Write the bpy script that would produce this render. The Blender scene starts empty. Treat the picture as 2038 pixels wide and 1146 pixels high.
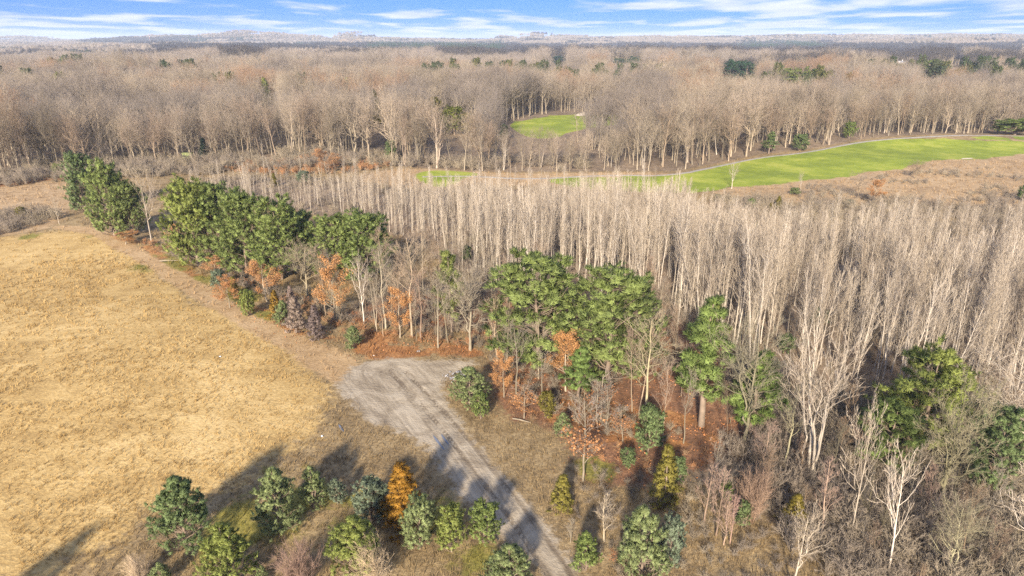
import bpy, math, random
import numpy as np
from math import radians, sin, cos, tan, atan, pi

random.seed(7)
RNG = np.random.default_rng(11)
S = bpy.context.scene
COL = S.collection

# ------------------------------------------------------------------ camera
F_PX, CX, CY = 1359.0, 1019.0, 573.0          # focal length and centre in photo pixels
PITCH = radians(20.05)
CAM_H = 45.0
cam_d = bpy.data.cameras.new("camera")
cam_d.sensor_width = 36.0
cam_d.lens = 24.0
cam_d.clip_start = 0.5
cam_d.clip_end = 60000.0
cam = bpy.data.objects.new("camera", cam_d)
cam.location = (0, 0, CAM_H)
cam.rotation_euler = (pi / 2 - PITCH, 0, 0)
COL.objects.link(cam)
S.camera = cam

# ------------------------------------------------------------------ sky and sun
SUN_EL = radians(24.0)
SUN_DIR = np.array([-0.20, -1.0])              # horizontal direction towards the sun
SUN_DIR = SUN_DIR / np.linalg.norm(SUN_DIR)
world = bpy.data.worlds.new("World")
S.world = world
world.use_nodes = True
wt = world.node_tree
for n in list(wt.nodes):
    wt.nodes.remove(n)


def N(nt, typ, loc=None, **kw):
    n = nt.nodes.new(typ)
    for k, v in kw.items():
        if k == "inp":
            for a, b in v.items():
                n.inputs[a].default_value = b
        else:
            setattr(n, k, v)
    return n


def MATH(nt, op, a, b=None, c=None, clamp=False):
    n = nt.nodes.new("ShaderNodeMath")
    n.operation = op
    n.use_clamp = clamp
    for i, v in enumerate((a, b, c)):
        if v is None:
            continue
        if isinstance(v, (int, float)):
            n.inputs[i].default_value = v
        else:
            nt.links.new(v, n.inputs[i])
    return n.outputs[0]


def MIX(nt, fac, a, b, mode="MIX"):
    n = nt.nodes.new("ShaderNodeMix")
    n.data_type = "RGBA"
    n.blend_type = mode
    for i, v in ((0, fac), (6, a), (7, b)):
        if isinstance(v, (int, float)):
            n.inputs[i].default_value = v
        elif isinstance(v, (tuple, list)):
            n.inputs[i].default_value = (v[0], v[1], v[2], 1)
        else:
            nt.links.new(v, n.inputs[i])
    return n.outputs[2]


def NOISE(nt, vec, scale, detail=3.0, rough=0.55, dist=0.0, typ="FBM"):
    n = nt.nodes.new("ShaderNodeTexNoise")
    n.inputs["Scale"].default_value = scale
    n.inputs["Detail"].default_value = detail
    n.inputs["Roughness"].default_value = rough
    n.inputs["Distortion"].default_value = dist
    if vec is not None:
        nt.links.new(vec, n.inputs["Vector"])
    return n.outputs["Fac"]


def STEP(nt, v, lo, hi):
    n = nt.nodes.new("ShaderNodeMapRange")
    n.interpolation_type = "SMOOTHSTEP"
    n.inputs["From Min"].default_value = lo
    n.inputs["From Max"].default_value = hi
    nt.links.new(v, n.inputs["Value"])
    return n.outputs["Result"]


tc = N(wt, "ShaderNodeTexCoord")
sep = N(wt, "ShaderNodeSeparateXYZ")
wt.links.new(tc.outputs["Generated"], sep.inputs[0])
zup = MATH(wt, "MAXIMUM", sep.outputs[2], 0.0)
comb = N(wt, "ShaderNodeCombineXYZ")
wt.links.new(sep.outputs[0], comb.inputs[0])
wt.links.new(sep.outputs[1], comb.inputs[1])
wt.links.new(MATH(wt, "MULTIPLY_ADD", zup, 1.1, 0.55), comb.inputs[2])
nrm = N(wt, "ShaderNodeVectorMath", operation="NORMALIZE")
wt.links.new(comb.outputs[0], nrm.inputs[0])
sky = N(wt, "ShaderNodeTexSky", sky_type="NISHITA", sun_disc=False)
sky.sun_elevation = SUN_EL
sky.sun_rotation = math.atan2(SUN_DIR[0], SUN_DIR[1])
sky.altitude = 300
sky.air_density = 1.0
sky.dust_density = 0.4
sky.ozone_density = 2.0
wt.links.new(nrm.outputs[0], sky.inputs["Vector"])
# clouds: a flat layer seen in perspective (long streaks towards the horizon)
inv = MATH(wt, "DIVIDE", 1.0, MATH(wt, "ADD", zup, 0.045))
cl = N(wt, "ShaderNodeCombineXYZ")
wt.links.new(MATH(wt, "MULTIPLY", sep.outputs[0], inv), cl.inputs[0])
wt.links.new(MATH(wt, "MULTIPLY", MATH(wt, "MULTIPLY", sep.outputs[1], inv), 0.62), cl.inputs[1])
mp = N(wt, "ShaderNodeMapping")
mp.inputs["Location"].default_value = (3.1, 7.3, 0.0)
wt.links.new(cl.outputs[0], mp.inputs["Vector"])
n1 = NOISE(wt, mp.outputs[0], 0.75, 6.0, 0.5, 0.25)
n2 = NOISE(wt, mp.outputs[0], 0.16, 2.0, 0.5)
csum = MATH(wt, "ADD", MATH(wt, "MULTIPLY", n1, 0.65), MATH(wt, "MULTIPLY", n2, 0.55))
cmask = MATH(wt, "MULTIPLY", STEP(wt, csum, 0.565, 0.70), 0.85)
cshade = NOISE(wt, mp.outputs[0], 0.9, 4.0, 0.6, 0.2)
ccol = MIX(wt, STEP(wt, cshade, 0.3, 0.7), (0.84, 0.92, 1.14), (1.18, 1.20, 1.27))
skyc = MIX(wt, 1.0, sky.outputs[0], (0.145, 0.257, 0.445), "MULTIPLY")
wcol = MIX(wt, cmask, skyc, ccol)
bg = N(wt, "ShaderNodeBackground")
bg.inputs["Strength"].default_value = 0.15
wt.links.new(wcol, bg.inputs["Color"])
wo = N(wt, "ShaderNodeOutputWorld")
wt.links.new(bg.outputs[0], wo.inputs["Surface"])

sun_d = bpy.data.lights.new("sun", "SUN")
sun_d.energy = 2.0
sun_d.angle = radians(3.5)
sun_d.color = (1.0, 0.90, 0.76)
sun = bpy.data.objects.new("sun", sun_d)
sun.rotation_euler = (pi / 2 - SUN_EL, 0, math.atan2(SUN_DIR[1], SUN_DIR[0]) + pi / 2)
sun.location = (0, 0, 200)
COL.objects.link(sun)

S.view_settings.view_transform = "Standard"
S.view_settings.look = "None"
S.view_settings.exposure = 2.6
S.view_settings.gamma = 1.0
S.view_settings.use_curve_mapping = False
S.render.engine = "CYCLES"
S.cycles.sample_clamp_direct = 2.0
S.cycles.sample_clamp_indirect = 1.0
S.cycles.max_bounces = 5
S.cycles.diffuse_bounces = 3
S.cycles.glossy_bounces = 1
S.cycles.transmission_bounces = 1
S.cycles.volume_bounces = 0
S.cycles.use_denoising = False
S.cycles.use_adaptive_sampling = False
S.render.filter_size = 0.95

# ------------------------------------------------------------------ terrain
def gauss(x, y, cx, cy, sx, sy, h):
    return h * np.exp(-(((x - cx) / sx) ** 2 + ((y - cy) / sy) ** 2))


def px_az(px, R):                               # point at distance R (forward) seen at photo column px
    return (px - CX) / (F_PX / cos(PITCH) * 0.998) * R


def terrain(x, y):
    x = np.asarray(x, float)
    y = np.asarray(y, float)
    z = 0.5 * np.sin(x * 0.021 + 1.0) * np.cos(y * 0.017) + 0.35 * np.sin(x * 0.06 + y * 0.045)
    z = z + gauss(x, y, -62, 92, 26, 34, 1.6)                     # the swell of the mown field
    z = z + gauss(x, y, 190, 268, 70, 22, 1.2) + gauss(x, y, 185, 325, 95, 26, 3.2)                    # golf rough
    r = np.hypot(x, y)
    mid = np.clip((r - 420) / 500, 0, 1)
    z = z + mid * (3.5 * np.sin(x * 0.011 + 0.8 * np.sin(y * 0.006)) * np.sin(y * 0.0125 + 0.6) + 2.5 * np.sin(x * 0.023 + y * 0.016))
    far = np.clip((r - 900) / 1500, 0, 1)
    z = z + far * (6 * np.sin(x * 0.0021 + 0.5) * np.sin(y * 0.0017) + 4 * np.sin(x * 0.0052 + y * 0.0031))
    z = z + gauss(x, y, px_az(420, 5200), 5200, 520, 420, 40) + gauss(x, y, px_az(570, 5400), 5400, 330, 420, 42)
    z = z + gauss(x, y, px_az(330, 5600), 5600, 500, 420, 38) + gauss(x, y, px_az(480, 5300), 5300, 160, 300, 22)
    z = z + gauss(x, y, px_az(703, 5200), 5200, 105, 230, 50) + gauss(x, y, px_az(760, 5300), 5300, 330, 260, 30)
    z = z + gauss(x, y, px_az(1062, 5600), 5600, 135, 300, 56) + gauss(x, y, px_az(1003, 5600), 5600, 55, 240, 34)
    z = z + gauss(x, y, px_az(1130, 5650), 5650, 150, 300, 36)
    z = z + gauss(x, y, px_az(1720, 5200), 5200, 2400, 800, 52) + gauss(x, y, px_az(1960, 3400), 3400, 700, 500, 20)
    z = z + gauss(x, y, px_az(40, 6500), 6500, 260, 500, 48)
    z = z + gauss(x, y, px_az(880, 6000), 6000, 700, 400, 18)
    return z


def ray(px, py):
    x = (px - CX) / F_PX
    k = (CY - py) / F_PX
    return np.array([x, cos(PITCH) + k * sin(PITCH), -sin(PITCH) + k * cos(PITCH)])


def G(px, py):
    d = ray(px, py)
    t = CAM_H / max(-d[2], 1e-3)
    for _ in range(12):
        z = float(terrain(d[0] * t, d[1] * t))
        t = (CAM_H - z) / max(-d[2], 1e-3)
    return np.array([d[0] * t, d[1] * t, float(terrain(d[0] * t, d[1] * t))])


def depth(P):
    return P[1] * cos(PITCH) - (P[2] - CAM_H) * sin(PITCH)


def height_to(P, pytop):
    k = (CY - pytop) / F_PX
    zr = P[1] * (k * cos(PITCH) - sin(PITCH)) / (cos(PITCH) + k * sin(PITCH))
    return CAM_H + zr - P[2]


def GP(pts):
    return np.array([G(a, b)[:2] for a, b in pts])


def inside(poly, x, y):
    x = np.asarray(x)
    y = np.asarray(y)
    c = np.zeros(x.shape, bool)
    n = len(poly)
    for i in range(n):
        x0, y0 = poly[i]
        x1, y1 = poly[(i + 1) % n]
        if y0 == y1:
            continue
        m = ((y0 > y) != (y1 > y)) & (x < (x1 - x0) * (y - y0) / (y1 - y0) + x0)
        c ^= m
    return c


def seg_dist(pl, x, y, closed):
    d = np.full(np.shape(x), 1e9)
    n = len(pl)
    for i in range(n if closed else n - 1):
        a = pl[i]
        b = pl[(i + 1) % n]
        ab = b - a
        L = ab @ ab + 1e-9
        t = np.clip(((x - a[0]) * ab[0] + (y - a[1]) * ab[1]) / L, 0, 1)
        d = np.minimum(d, np.hypot(x - a[0] - t * ab[0], y - a[1] - t * ab[1]))
    return d


def sdist(poly, x, y):                          # positive inside
    d = seg_dist(poly, x, y, True)
    return np.where(inside(poly, x, y), d, -d)


def smooth(pts, it=2, closed=True):
    p = np.array(pts, float)
    for _ in range(it):
        if closed:
            q = np.roll(p, -1, 0)
            p = np.stack([p * 0.75 + q * 0.25, p * 0.25 + q * 0.75], 1).reshape(-1, 2)
        else:
            q = np.stack([p[:-1] * 0.75 + p[1:] * 0.25, p[:-1] * 0.25 + p[1:] * 0.75], 1).reshape(-1, 2)
            p = np.vstack([p[:1], q, p[-1:]])
    return p


# land-cover outlines, read off the photograph as points on the ground
FIELD = smooth(GP([(-420, 520), (0, 474), (120, 460), (205, 458), (262, 492), (330, 545), (420, 605), (505, 655), (585, 692), (650, 735),
                   (668, 800), (600, 862), (490, 935), (350, 1005), (220, 1066), (60, 1150), (-200, 1240), (-1000, 1146)]), 1)
TRACK = smooth(GP([(720, 760), (640, 705), (560, 672), (480, 632), (380, 568), (300, 522), (235, 484), (190, 458), (120, 452)]), 2, False)
DIRT = smooth(GP([(790, 710), (850, 714), (948, 714), (952, 726), (925, 740), (897, 755), (890, 790), (912, 828), (945, 870), (990, 930),
                  (1040, 985), (1090, 1050), (1130, 1110), (1165, 1170), (1260, 1330), (1150, 1330), (1090, 1170), (1052, 1120), (998, 1062),
                  (942, 1005), (895, 950), (862, 902), (838, 866), (790, 850), (730, 835), (690, 802), (668, 770), (685, 742), (730, 722)]), 2)
ROADLINE = smooth(GP([(1205, 1330), (1128, 1170), (1094, 1115), (1050, 1050), (1000, 985), (955, 928), (912, 872), (868, 820), (820, 770), (790, 738)]), 2, False)
FAIRWAY = smooth(GP([(1352, 349), (1425, 331), (1505, 314), (1603, 305), (1687, 286), (1757, 277), (1861, 275), (1949, 279), (2060, 283), (2075, 296),
                     (1985, 316), (1861, 317), (1802, 336), (1757, 338), (1687, 352), (1642, 357), (1596, 356), (1554, 369), (1478, 370), (1408, 383),
                     (1300, 385), (1190, 378), (1110, 370), (1085, 356), (1200, 352)]), 1)
TEE = smooth(GP([(830, 343), (874, 338), (965, 345), (923, 354), (909, 365), (874, 376), (826, 356)]), 1)
GREEN2 = smooth(GP([(1010, 245), (1060, 237), (1120, 228), (1235, 226), (1260, 245), (1130, 262), (1110, 275), (1060, 276), (1030, 264)]), 1)
FARGREEN = smooth(GP([(1900, 273), (2100, 272), (2100, 279), (1980, 279)]), 1)
ROUGH = smooth(GP([(1400, 385), (1480, 368), (1560, 366), (1600, 355), (1690, 350), (1760, 336), (1805, 334), (1865, 315), (1980, 314), (2030, 296), (1940, 276), (2400, 274),
                   (2400, 420), (2038, 425), (1900, 415), (1780, 410), (1600, 405), (1500, 395)]), 1)
TANSTRIP = smooth(GP([(700, 352), (760, 338), (840, 335), (960, 343), (1080, 345), (1340, 343), (1340, 352), (1100, 372), (930, 366), (830, 376), (730, 372)]), 1)
ORANGES = [smooth(GP(p), 1) for p in (
    [(770, 655), (860, 668), (960, 690), (975, 716), (850, 712), (740, 716), (690, 700), (700, 668)],
    [(225, 462), (300, 490), (345, 510), (400, 535), (470, 575), (440, 582), (360, 545), (300, 515)],
    [(-100, 372), (60, 352), (140, 348), (140, 356), (40, 368), (-100, 386)],
    [(440, 575), (520, 600), (600, 640), (690, 665), (700, 690), (620, 682), (540, 652), (470, 612)],
    [(470, 322), (700, 318), (690, 334), (560, 340), (470, 336)],
    [(985, 740), (1060, 770), (1200, 800), (1400, 830), (1440, 880), (1330, 905), (1230, 900), (1160, 900), (1080, 850), (1000, 810)])]
WOODR = smooth(GP([(640, 640), (760, 640), (960, 660), (990, 690), (975, 740), (1000, 820), (1090, 850), (1140, 890), (1150, 950), (1240, 960), (1330, 950), (1390, 960),
                    (1480, 1010), (1580, 1080), (1740, 1150), (2000, 1300), (2700, 1150), (2500, 560), (1900, 520), (1300, 560), (1000, 560), (800, 560)]), 1)
LITTER = smooth(GP([(640, 640), (760, 640), (960, 660), (990, 690), (975, 740), (1000, 820), (1090, 850), (1140, 890), (1150, 950), (1240, 960), (1330, 950), (1400, 930),
                    (1500, 900), (1560, 850), (1540, 760), (1440, 700), (1300, 620), (1000, 580), (800, 580)]), 1)
ASPEN = smooth(GP([(345, 372), (470, 350), (600, 356), (700, 362), (830, 382), (1000, 376), (1100, 378), (1200, 382), (1300, 392), (1395, 398), (1440, 440), (1470, 500), (1640, 520), (1720, 500),
                   (1900, 470), (2038, 455), (2300, 450), (2500, 640), (2240, 820), (2038, 830), (1860, 790), (1750, 780), (1640, 770), (1560, 760), (1450, 720), (1360, 680), (1310, 610), (1150, 570),
                   (1000, 580), (870, 520), (790, 470), (640, 430), (480, 395), (400, 400)]), 1)
SCRUB = smooth(GP([(1410, 400), (1500, 395), (1600, 405), (1800, 410), (2100, 425), (2100, 455), (1900, 470), (1720, 500), (1640, 520), (1480, 510), (1430, 440)]), 1)
BRUSH_L = smooth(GP([(-200, 460), (-40, 430), (60, 425), (118, 422), (122, 440), (60, 452), (0, 470), (-200, 510)]), 1)
TAN_L = smooth(GP([(-400, 420), (-100, 375), (140, 355), (160, 385), (130, 450), (0, 472), (-400, 520)]), 1)
OLIVES = [(G(425, 556), 9), (G(360, 520), 9), (G(470, 590), 6), (G(520, 630), 4), (G(190, 466), 3), (G(60, 470), 3), (G(560, 1000), 6), (G(880, 1015), 4), (G(630, 980), 4), (G(460, 1060), 4),
          (G(1180, 930), 3), (G(700, 1010), 3), (G(950, 1130), 4)]
FOREST = GP([(-500, 385), (-200, 375), (0, 358), (130, 345), (200, 335), (480, 322), (700, 317), (830, 334), (960, 341), (1340, 341), (1425, 325), (1505, 308), (1603, 298), (1687, 281), (1757, 272),
             (1861, 267), (2038, 264), (2600, 261)])
FOREST = np.vstack([FOREST, [[2500, 1500], [1600, 1500], [-1600, 1500], [-1500, 400]]])
CLEAR2 = GP([(985, 250), (1050, 232), (1110, 224), (1250, 222), (1275, 250), (1150, 282), (1150, 325), (1010, 325), (995, 285)])


def lerp_(a, b, t):
    return a + (b - a) * t


def vnoise(x, y, s, seed=0):                    # cheap value noise for the script's own layout
    x = np.asarray(x) / s
    y = np.asarray(y) / s
    xi = np.floor(x).astype(np.int64)
    yi = np.floor(y).astype(np.int64)
    fx = x - xi
    fy = y - yi
    fx = fx * fx * (3 - 2 * fx)
    fy = fy * fy * (3 - 2 * fy)

    def h(a, b):
        n = (a * 374761393 + b * 668265263 + seed * 1442695041) & 0xFFFFFFFF
        n = ((n ^ (n >> 13)) * 1274126177) & 0xFFFFFFFF
        return ((n ^ (n >> 16)) & 0xFFFF) / 65535.0
    a = h(xi, yi)
    b = h(xi + 1, yi)
    c = h(xi, yi + 1)
    d = h(xi + 1, yi + 1)
    return lerp_(lerp_(a, b, fx), lerp_(c, d, fx), fy)


COVERS = ["field", "litter", "orange", "track", "dirt", "fairway", "olive", "rough", "woods"]


def cover(x, y):
    """weights 0..1 of each land cover at points x, y"""
    x = np.asarray(x, float)
    y = np.asarray(y, float)
    w = {}

    def soft(poly, s):
        return np.clip(0.5 + sdist(poly, x, y) / (2 * s), 0, 1)
    jit = (vnoise(x, y, 7, 3) - 0.5) * 3 + (vnoise(x, y, 2.2, 4) - 0.5) * 1.6
    w["field"] = np.clip(0.5 + (sdist(FIELD, x, y) + jit * 1.5) / 15, 0, 1)
    w["litter"] = np.clip(0.5 + (sdist(LITTER, x, y) + jit) / 7, 0, 1)
    o = np.zeros(x.shape)
    for p in ORANGES:
        o = np.maximum(o, np.clip(0.5 + (sdist(p, x, y) + jit * 0.8) / 4, 0, 1))
    patch = vnoise(x, y, 4.5, 5) * 0.6 + vnoise(x, y, 1.7, 6) * 0.4
    w["orange"] = o * np.clip(0.25 + 1.5 * (patch - 0.22), 0, 1)
    dtr = seg_dist(TRACK, x, y, False) + jit * 0.3
    w["track"] = np.clip(1.15 - np.abs(dtr) / (3.2 + 3.0 * np.exp(-np.hypot(x - G(655, 715)[0], y - G(655, 715)[1]) / 9.0)), 0, 1)
    w["dirt"] = np.clip(0.5 + (sdist(DIRT, x, y) + jit * 0.55 + (vnoise(x, y, 14, 12) - 0.5) * 2.2) / 4.4, 0, 1)
    w["fairway"] = np.maximum(np.maximum(np.clip(0.5 + (sdist(FAIRWAY, x, y) + jit) / 5.0, 0, 1), soft(TEE, 2.5)), np.maximum(soft(GREEN2, 1.2), soft(FARGREEN, 1.2)))
    ol = np.zeros(x.shape)
    for p, r in OLIVES:
        ol = np.maximum(ol, np.clip(1.3 - np.hypot(x - p[0], (y - p[1]) * 0.8) / r + jit * 0.22, 0, 1))
    w["olive"] = ol * (0.40 + 0.6 * vnoise(x, y, 2.8, 13))
    w["rough"] = np.maximum(np.maximum(soft(ROUGH, 3), soft(TANSTRIP, 3)), soft(TAN_L, 3) * 0.8)
    w["rough"] = np.maximum(w["rough"], ((np.abs(x - px_az(708, 5000)) < 190) & (np.abs(y - 4750) < 420)) * 1.0)
    w["woods"] = np.where(np.hypot(x, y) > 1500, 1.0 - w["rough"], np.maximum(soft(FOREST, 3) * (1 - soft(CLEAR2, 3) * w["fairway"]), np.maximum(soft(ASPEN, 3), soft(WOODR, 3)) * 0.9))
    return w


# base colours of each cover: (dark, mid, light), real-world albedo
CCOL = {
    "base": ((0.14, 0.097, 0.050), (0.265, 0.185, 0.092), (0.41, 0.30, 0.155)),
    "field": ((0.30, 0.19, 0.070), (0.46, 0.31, 0.12), (0.62, 0.445, 0.20)),
    "litter": ((0.115, 0.068, 0.042), (0.225, 0.115, 0.062), (0.36, 0.195, 0.10)),
    "orange": ((0.16, 0.078, 0.034), (0.31, 0.145, 0.055), (0.46, 0.24, 0.095)),
    "track": ((0.30, 0.19, 0.09), (0.42, 0.28, 0.14), (0.52, 0.37, 0.21)),
    "dirt": ((0.165, 0.125, 0.083), (0.315, 0.253, 0.174), (0.46, 0.383, 0.275)),
    "fairway": ((0.17, 0.21, 0.028), (0.25, 0.292, 0.034), (0.36, 0.36, 0.065)),
    "olive": ((0.12, 0.11, 0.028), (0.22, 0.19, 0.045), (0.31, 0.25, 0.07)),
    "rough": ((0.24, 0.155, 0.08), (0.39, 0.265, 0.14), (0.50, 0.36, 0.21)),
    "woods": ((0.11, 0.080, 0.055), (0.215, 0.155, 0.10), (0.32, 0.235, 0.155)),
}
for k_ in CCOL:                                 # all real-world values; one common trim
    CCOL[k_] = tuple(tuple(0.9 * c for c in q) for q in CCOL[k_])


def cover_colour(w, t):
    """numpy twin of the ground shader: colour for tufts standing at a place; t in 0..1 picks dark to light"""
    def pick(name):
        a, b, c = (np.array(v) for v in CCOL[name])
        tt = t[:, None]
        return np.where(tt < 0.5, a + (b - a) * tt * 2, b + (c - b) * (tt * 2 - 1))
    col = pick("base")
    for k in ("woods", "rough", "litter", "orange", "field", "olive", "track", "fairway", "dirt"):
        ww = w[k][:, None]
        ww = np.clip((ww - 0.3) / 0.4, 0, 1)
        col = col * (1 - ww) + pick(k) * ww
    return col


# ------------------------------------------------------------------ materials
MATS = {}


def new_mat(name):
    m = bpy.data.materials.new(name)
    m.use_nodes = True
    nt = m.node_tree
    for n in list(nt.nodes):
        nt.nodes.remove(n)
    out = N(nt, "ShaderNodeOutputMaterial")
    b = N(nt, "ShaderNodeBsdfPrincipled")
    b.inputs["Roughness"].default_value = 0.9
    b.inputs["Specular IOR Level"].default_value = 0.15
    nt.links.new(b.outputs[0], out.inputs[0])
    MATS[name] = m
    return m, nt, b


def ground_material():
    m, nt, b = new_mat("ground_cover")
    geo = N(nt, "ShaderNodeNewGeometry")
    pos = geo.outputs["Position"]
    fine = NOISE(nt, pos, 2.6, 4.0, 0.7)
    mid = NOISE(nt, pos, 0.42, 4.0, 0.6, 0.4)
    big = NOISE(nt, pos, 0.055, 3.0, 0.55)
    edge = NOISE(nt, pos, 0.9, 4.0, 0.65)
    tone = MATH(nt, "ADD", MATH(nt, "MULTIPLY", fine, 0.50), MATH(nt, "ADD", MATH(nt, "MULTIPLY", mid, 0.42), MATH(nt, "MULTIPLY", big, 0.28)))
    tone = STEP(nt, tone, 0.42, 0.80)

    def ramp(name, fac=None):
        r = N(nt, "ShaderNodeValToRGB")
        e = r.color_ramp.elements
        a, bb, c = CCOL[name]
        e[0].position, e[0].color = 0.0, (*a, 1)
        e[1].position, e[1].color = 1.0, (*c, 1)
        x = e.new(0.5)
        x.color = (*bb, 1)
        nt.links.new(fac if fac is not None else tone, r.inputs[0])
        return r.outputs[0]
    fmp = N(nt, "ShaderNodeMapping")
    fmp.inputs["Rotation"].default_value = (0, 0, radians(-62))
    fmp.inputs["Scale"].default_value = (0.035, 0.42, 1.0)
    nt.links.new(pos, fmp.inputs["Vector"])
    fstreak = NOISE(nt, fmp.outputs[0], 1.0, 4.0, 0.6, 0.5)
    fbig = NOISE(nt, pos, 0.045, 4.0, 0.6, 0.8)
    ftone = MATH(nt, "ADD", MATH(nt, "MULTIPLY", fine, 0.46), MATH(nt, "ADD", MATH(nt, "MULTIPLY", fstreak, 0.24), MATH(nt, "ADD", MATH(nt, "MULTIPLY", fbig, 0.46), MATH(nt, "MULTIPLY", mid, 0.22))))
    ftone = STEP(nt, ftone, 0.50, 0.90)
    # fairway: broad soft mowing tones; dirt: drag marks along the road
    at = N(nt, "ShaderNodeAttribute", attribute_name="along")
    mp = N(nt, "ShaderNodeMapping")
    mp.inputs["Scale"].default_value = (2.6, 0.10, 1.0)
    nt.links.new(at.outputs["Vector"], mp.inputs["Vector"])
    streak = NOISE(nt, mp.outputs[0], 1.0, 5.0, 0.7, 0.6)
    mp2 = N(nt, "ShaderNodeMapping")
    mp2.inputs["Scale"].default_value = (0.5, 0.07, 1.0)
    nt.links.new(at.outputs["Vector"], mp2.inputs["Vector"])
    streak2 = NOISE(nt, mp2.outputs[0], 1.0, 3.0, 0.6, 0.8)
    dtone = MATH(nt, "ADD", MATH(nt, "MULTIPLY", streak, 0.55), MATH(nt, "ADD", MATH(nt, "MULTIPLY", fine, 0.2), MATH(nt, "MULTIPLY", streak2, 0.45)))
    sx_ = N(nt, "ShaderNodeSeparateXYZ")
    nt.links.new(at.outputs["Vector"], sx_.inputs[0])
    rut = MATH(nt, "ABSOLUTE", MATH(nt, "SUBTRACT", MATH(nt, "ABSOLUTE", sx_.outputs[0]), 0.95))
    rut = MATH(nt, "SUBTRACT", 1.0, STEP(nt, MATH(nt, "ADD", rut, MATH(nt, "MULTIPLY", MATH(nt, "SUBTRACT", mid, 0.5), 0.5)), 0.10, 0.42))
    dtone = MATH(nt, "SUBTRACT", dtone, MATH(nt, "MULTIPLY", rut, 0.20))
    patch = NOISE(nt, pos, 0.22, 5.0, 0.62, 1.2)
    dtone = MATH(nt, "ADD", MATH(nt, "MULTIPLY", dtone, 0.62), MATH(nt, "MULTIPLY", patch, 0.52))
    dtone = STEP(nt, dtone, 0.42, 0.80)
    mow = N(nt, "ShaderNodeTexWave", wave_type="BANDS", bands_direction="DIAGONAL")
    mow.inputs["Scale"].default_value = 0.055
    mow.inputs["Distortion"].default_value = 1.5
    nt.links.new(pos, mow.inputs["Vector"])
    gtone = STEP(nt, MATH(nt, "ADD", MATH(nt, "MULTIPLY", mow.outputs["Fac"], 0.035), MATH(nt, "ADD", MATH(nt, "MULTIPLY", big, 0.65), MATH(nt, "MULTIPLY", mid, 0.35))), 0.38, 0.72)
    fac = {"dirt": dtone, "fairway": gtone, "field": ftone}
    col = ramp("base")
    for k in ("woods", "rough", "litter", "orange", "field", "olive", "track", "fairway", "dirt"):
        a = N(nt, "ShaderNodeAttribute", attribute_name="w_" + k)
        amp = 0.55 if k == "fairway" else 1.0
        ww = MATH(nt, "ADD", a.outputs["Fac"], MATH(nt, "MULTIPLY", MATH(nt, "SUBTRACT", edge, 0.5), amp))
        ww = STEP(nt, ww, 0.36, 0.64)
        col = MIX(nt, ww, col, ramp(k, fac.get(k)))
    nt.links.new(col, b.inputs["Base Color"])
    bump = N(nt, "ShaderNodeBump")
    bump.inputs["Strength"].default_value = 0.55
    bump.inputs["Distance"].default_value = 0.25
    nt.links.new(MATH(nt, "ADD", fine, MATH(nt, "MULTIPLY", streak, 0.5)), bump.inputs["Height"])
    nt.links.new(bump.outputs[0], b.inputs["Normal"])
    return m


def veg_material(name, ca, cb, attr=False, big=0.0, cc=None, rough=0.85, transl=0.0):
    """ca..cb: range of the plant's own colour, varied per plant (object random), per tuft (attribute tv) and by place"""
    m, nt, b = new_mat(name)
    oi = N(nt, "ShaderNodeObjectInfo")
    geo = N(nt, "ShaderNodeNewGeometry")
    col = MIX(nt, oi.outputs["Random"], ca, cb)
    if cc is not None:
        f = STEP(nt, NOISE(nt, geo.outputs["Position"], big, 3.0, 0.6), 0.40, 0.60)
        col = MIX(nt, f, col, cc)
    n = NOISE(nt, geo.outputs["Position"], 1.7, 2.0, 0.5)
    v = MATH(nt, "MULTIPLY_ADD", n, 0.7, 0.65)
    if attr:
        a = N(nt, "ShaderNodeAttribute", attribute_name="tv")
        v = MATH(nt, "MULTIPLY", v, MATH(nt, "MULTIPLY_ADD", a.outputs["Fac"], 1.0, 0.55))
    cv = N(nt, "ShaderNodeCombineXYZ")
    for i in range(3):
        nt.links.new(v, cv.inputs[i])
    col = MIX(nt, 1.0, col, cv.outputs[0], "MULTIPLY")
    col = MIX(nt, 1.0, col, oi.outputs["Color"], "MULTIPLY")
    nt.links.new(col, b.inputs["Base Color"])
    b.inputs["Roughness"].default_value = rough
    if transl > 0:
        t = N(nt, "ShaderNodeBsdfTranslucent")
        nt.links.new(col, t.inputs["Color"])
        mx = N(nt, "ShaderNodeMixShader")
        mx.inputs[0].default_value = transl
        nt.links.new(b.outputs[0], mx.inputs[1])
        nt.links.new(t.outputs[0], mx.inputs[2])
        out = [q for q in nt.nodes if q.type == "OUTPUT_MATERIAL"][0]
        nt.links.new(mx.outputs[0], out.inputs[0])
    return m


def plain_material(name, ca, cb, scale=3.0, rough=0.8):
    m, nt, b = new_mat(name)
    geo = N(nt, "ShaderNodeNewGeometry")
    nt.links.new(MIX(nt, STEP(nt, NOISE(nt, geo.outputs["Position"], scale, 4.0, 0.6), 0.35, 0.65), ca, cb), b.inputs["Base Color"])
    b.inputs["Roughness"].default_value = rough
    return m


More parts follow.
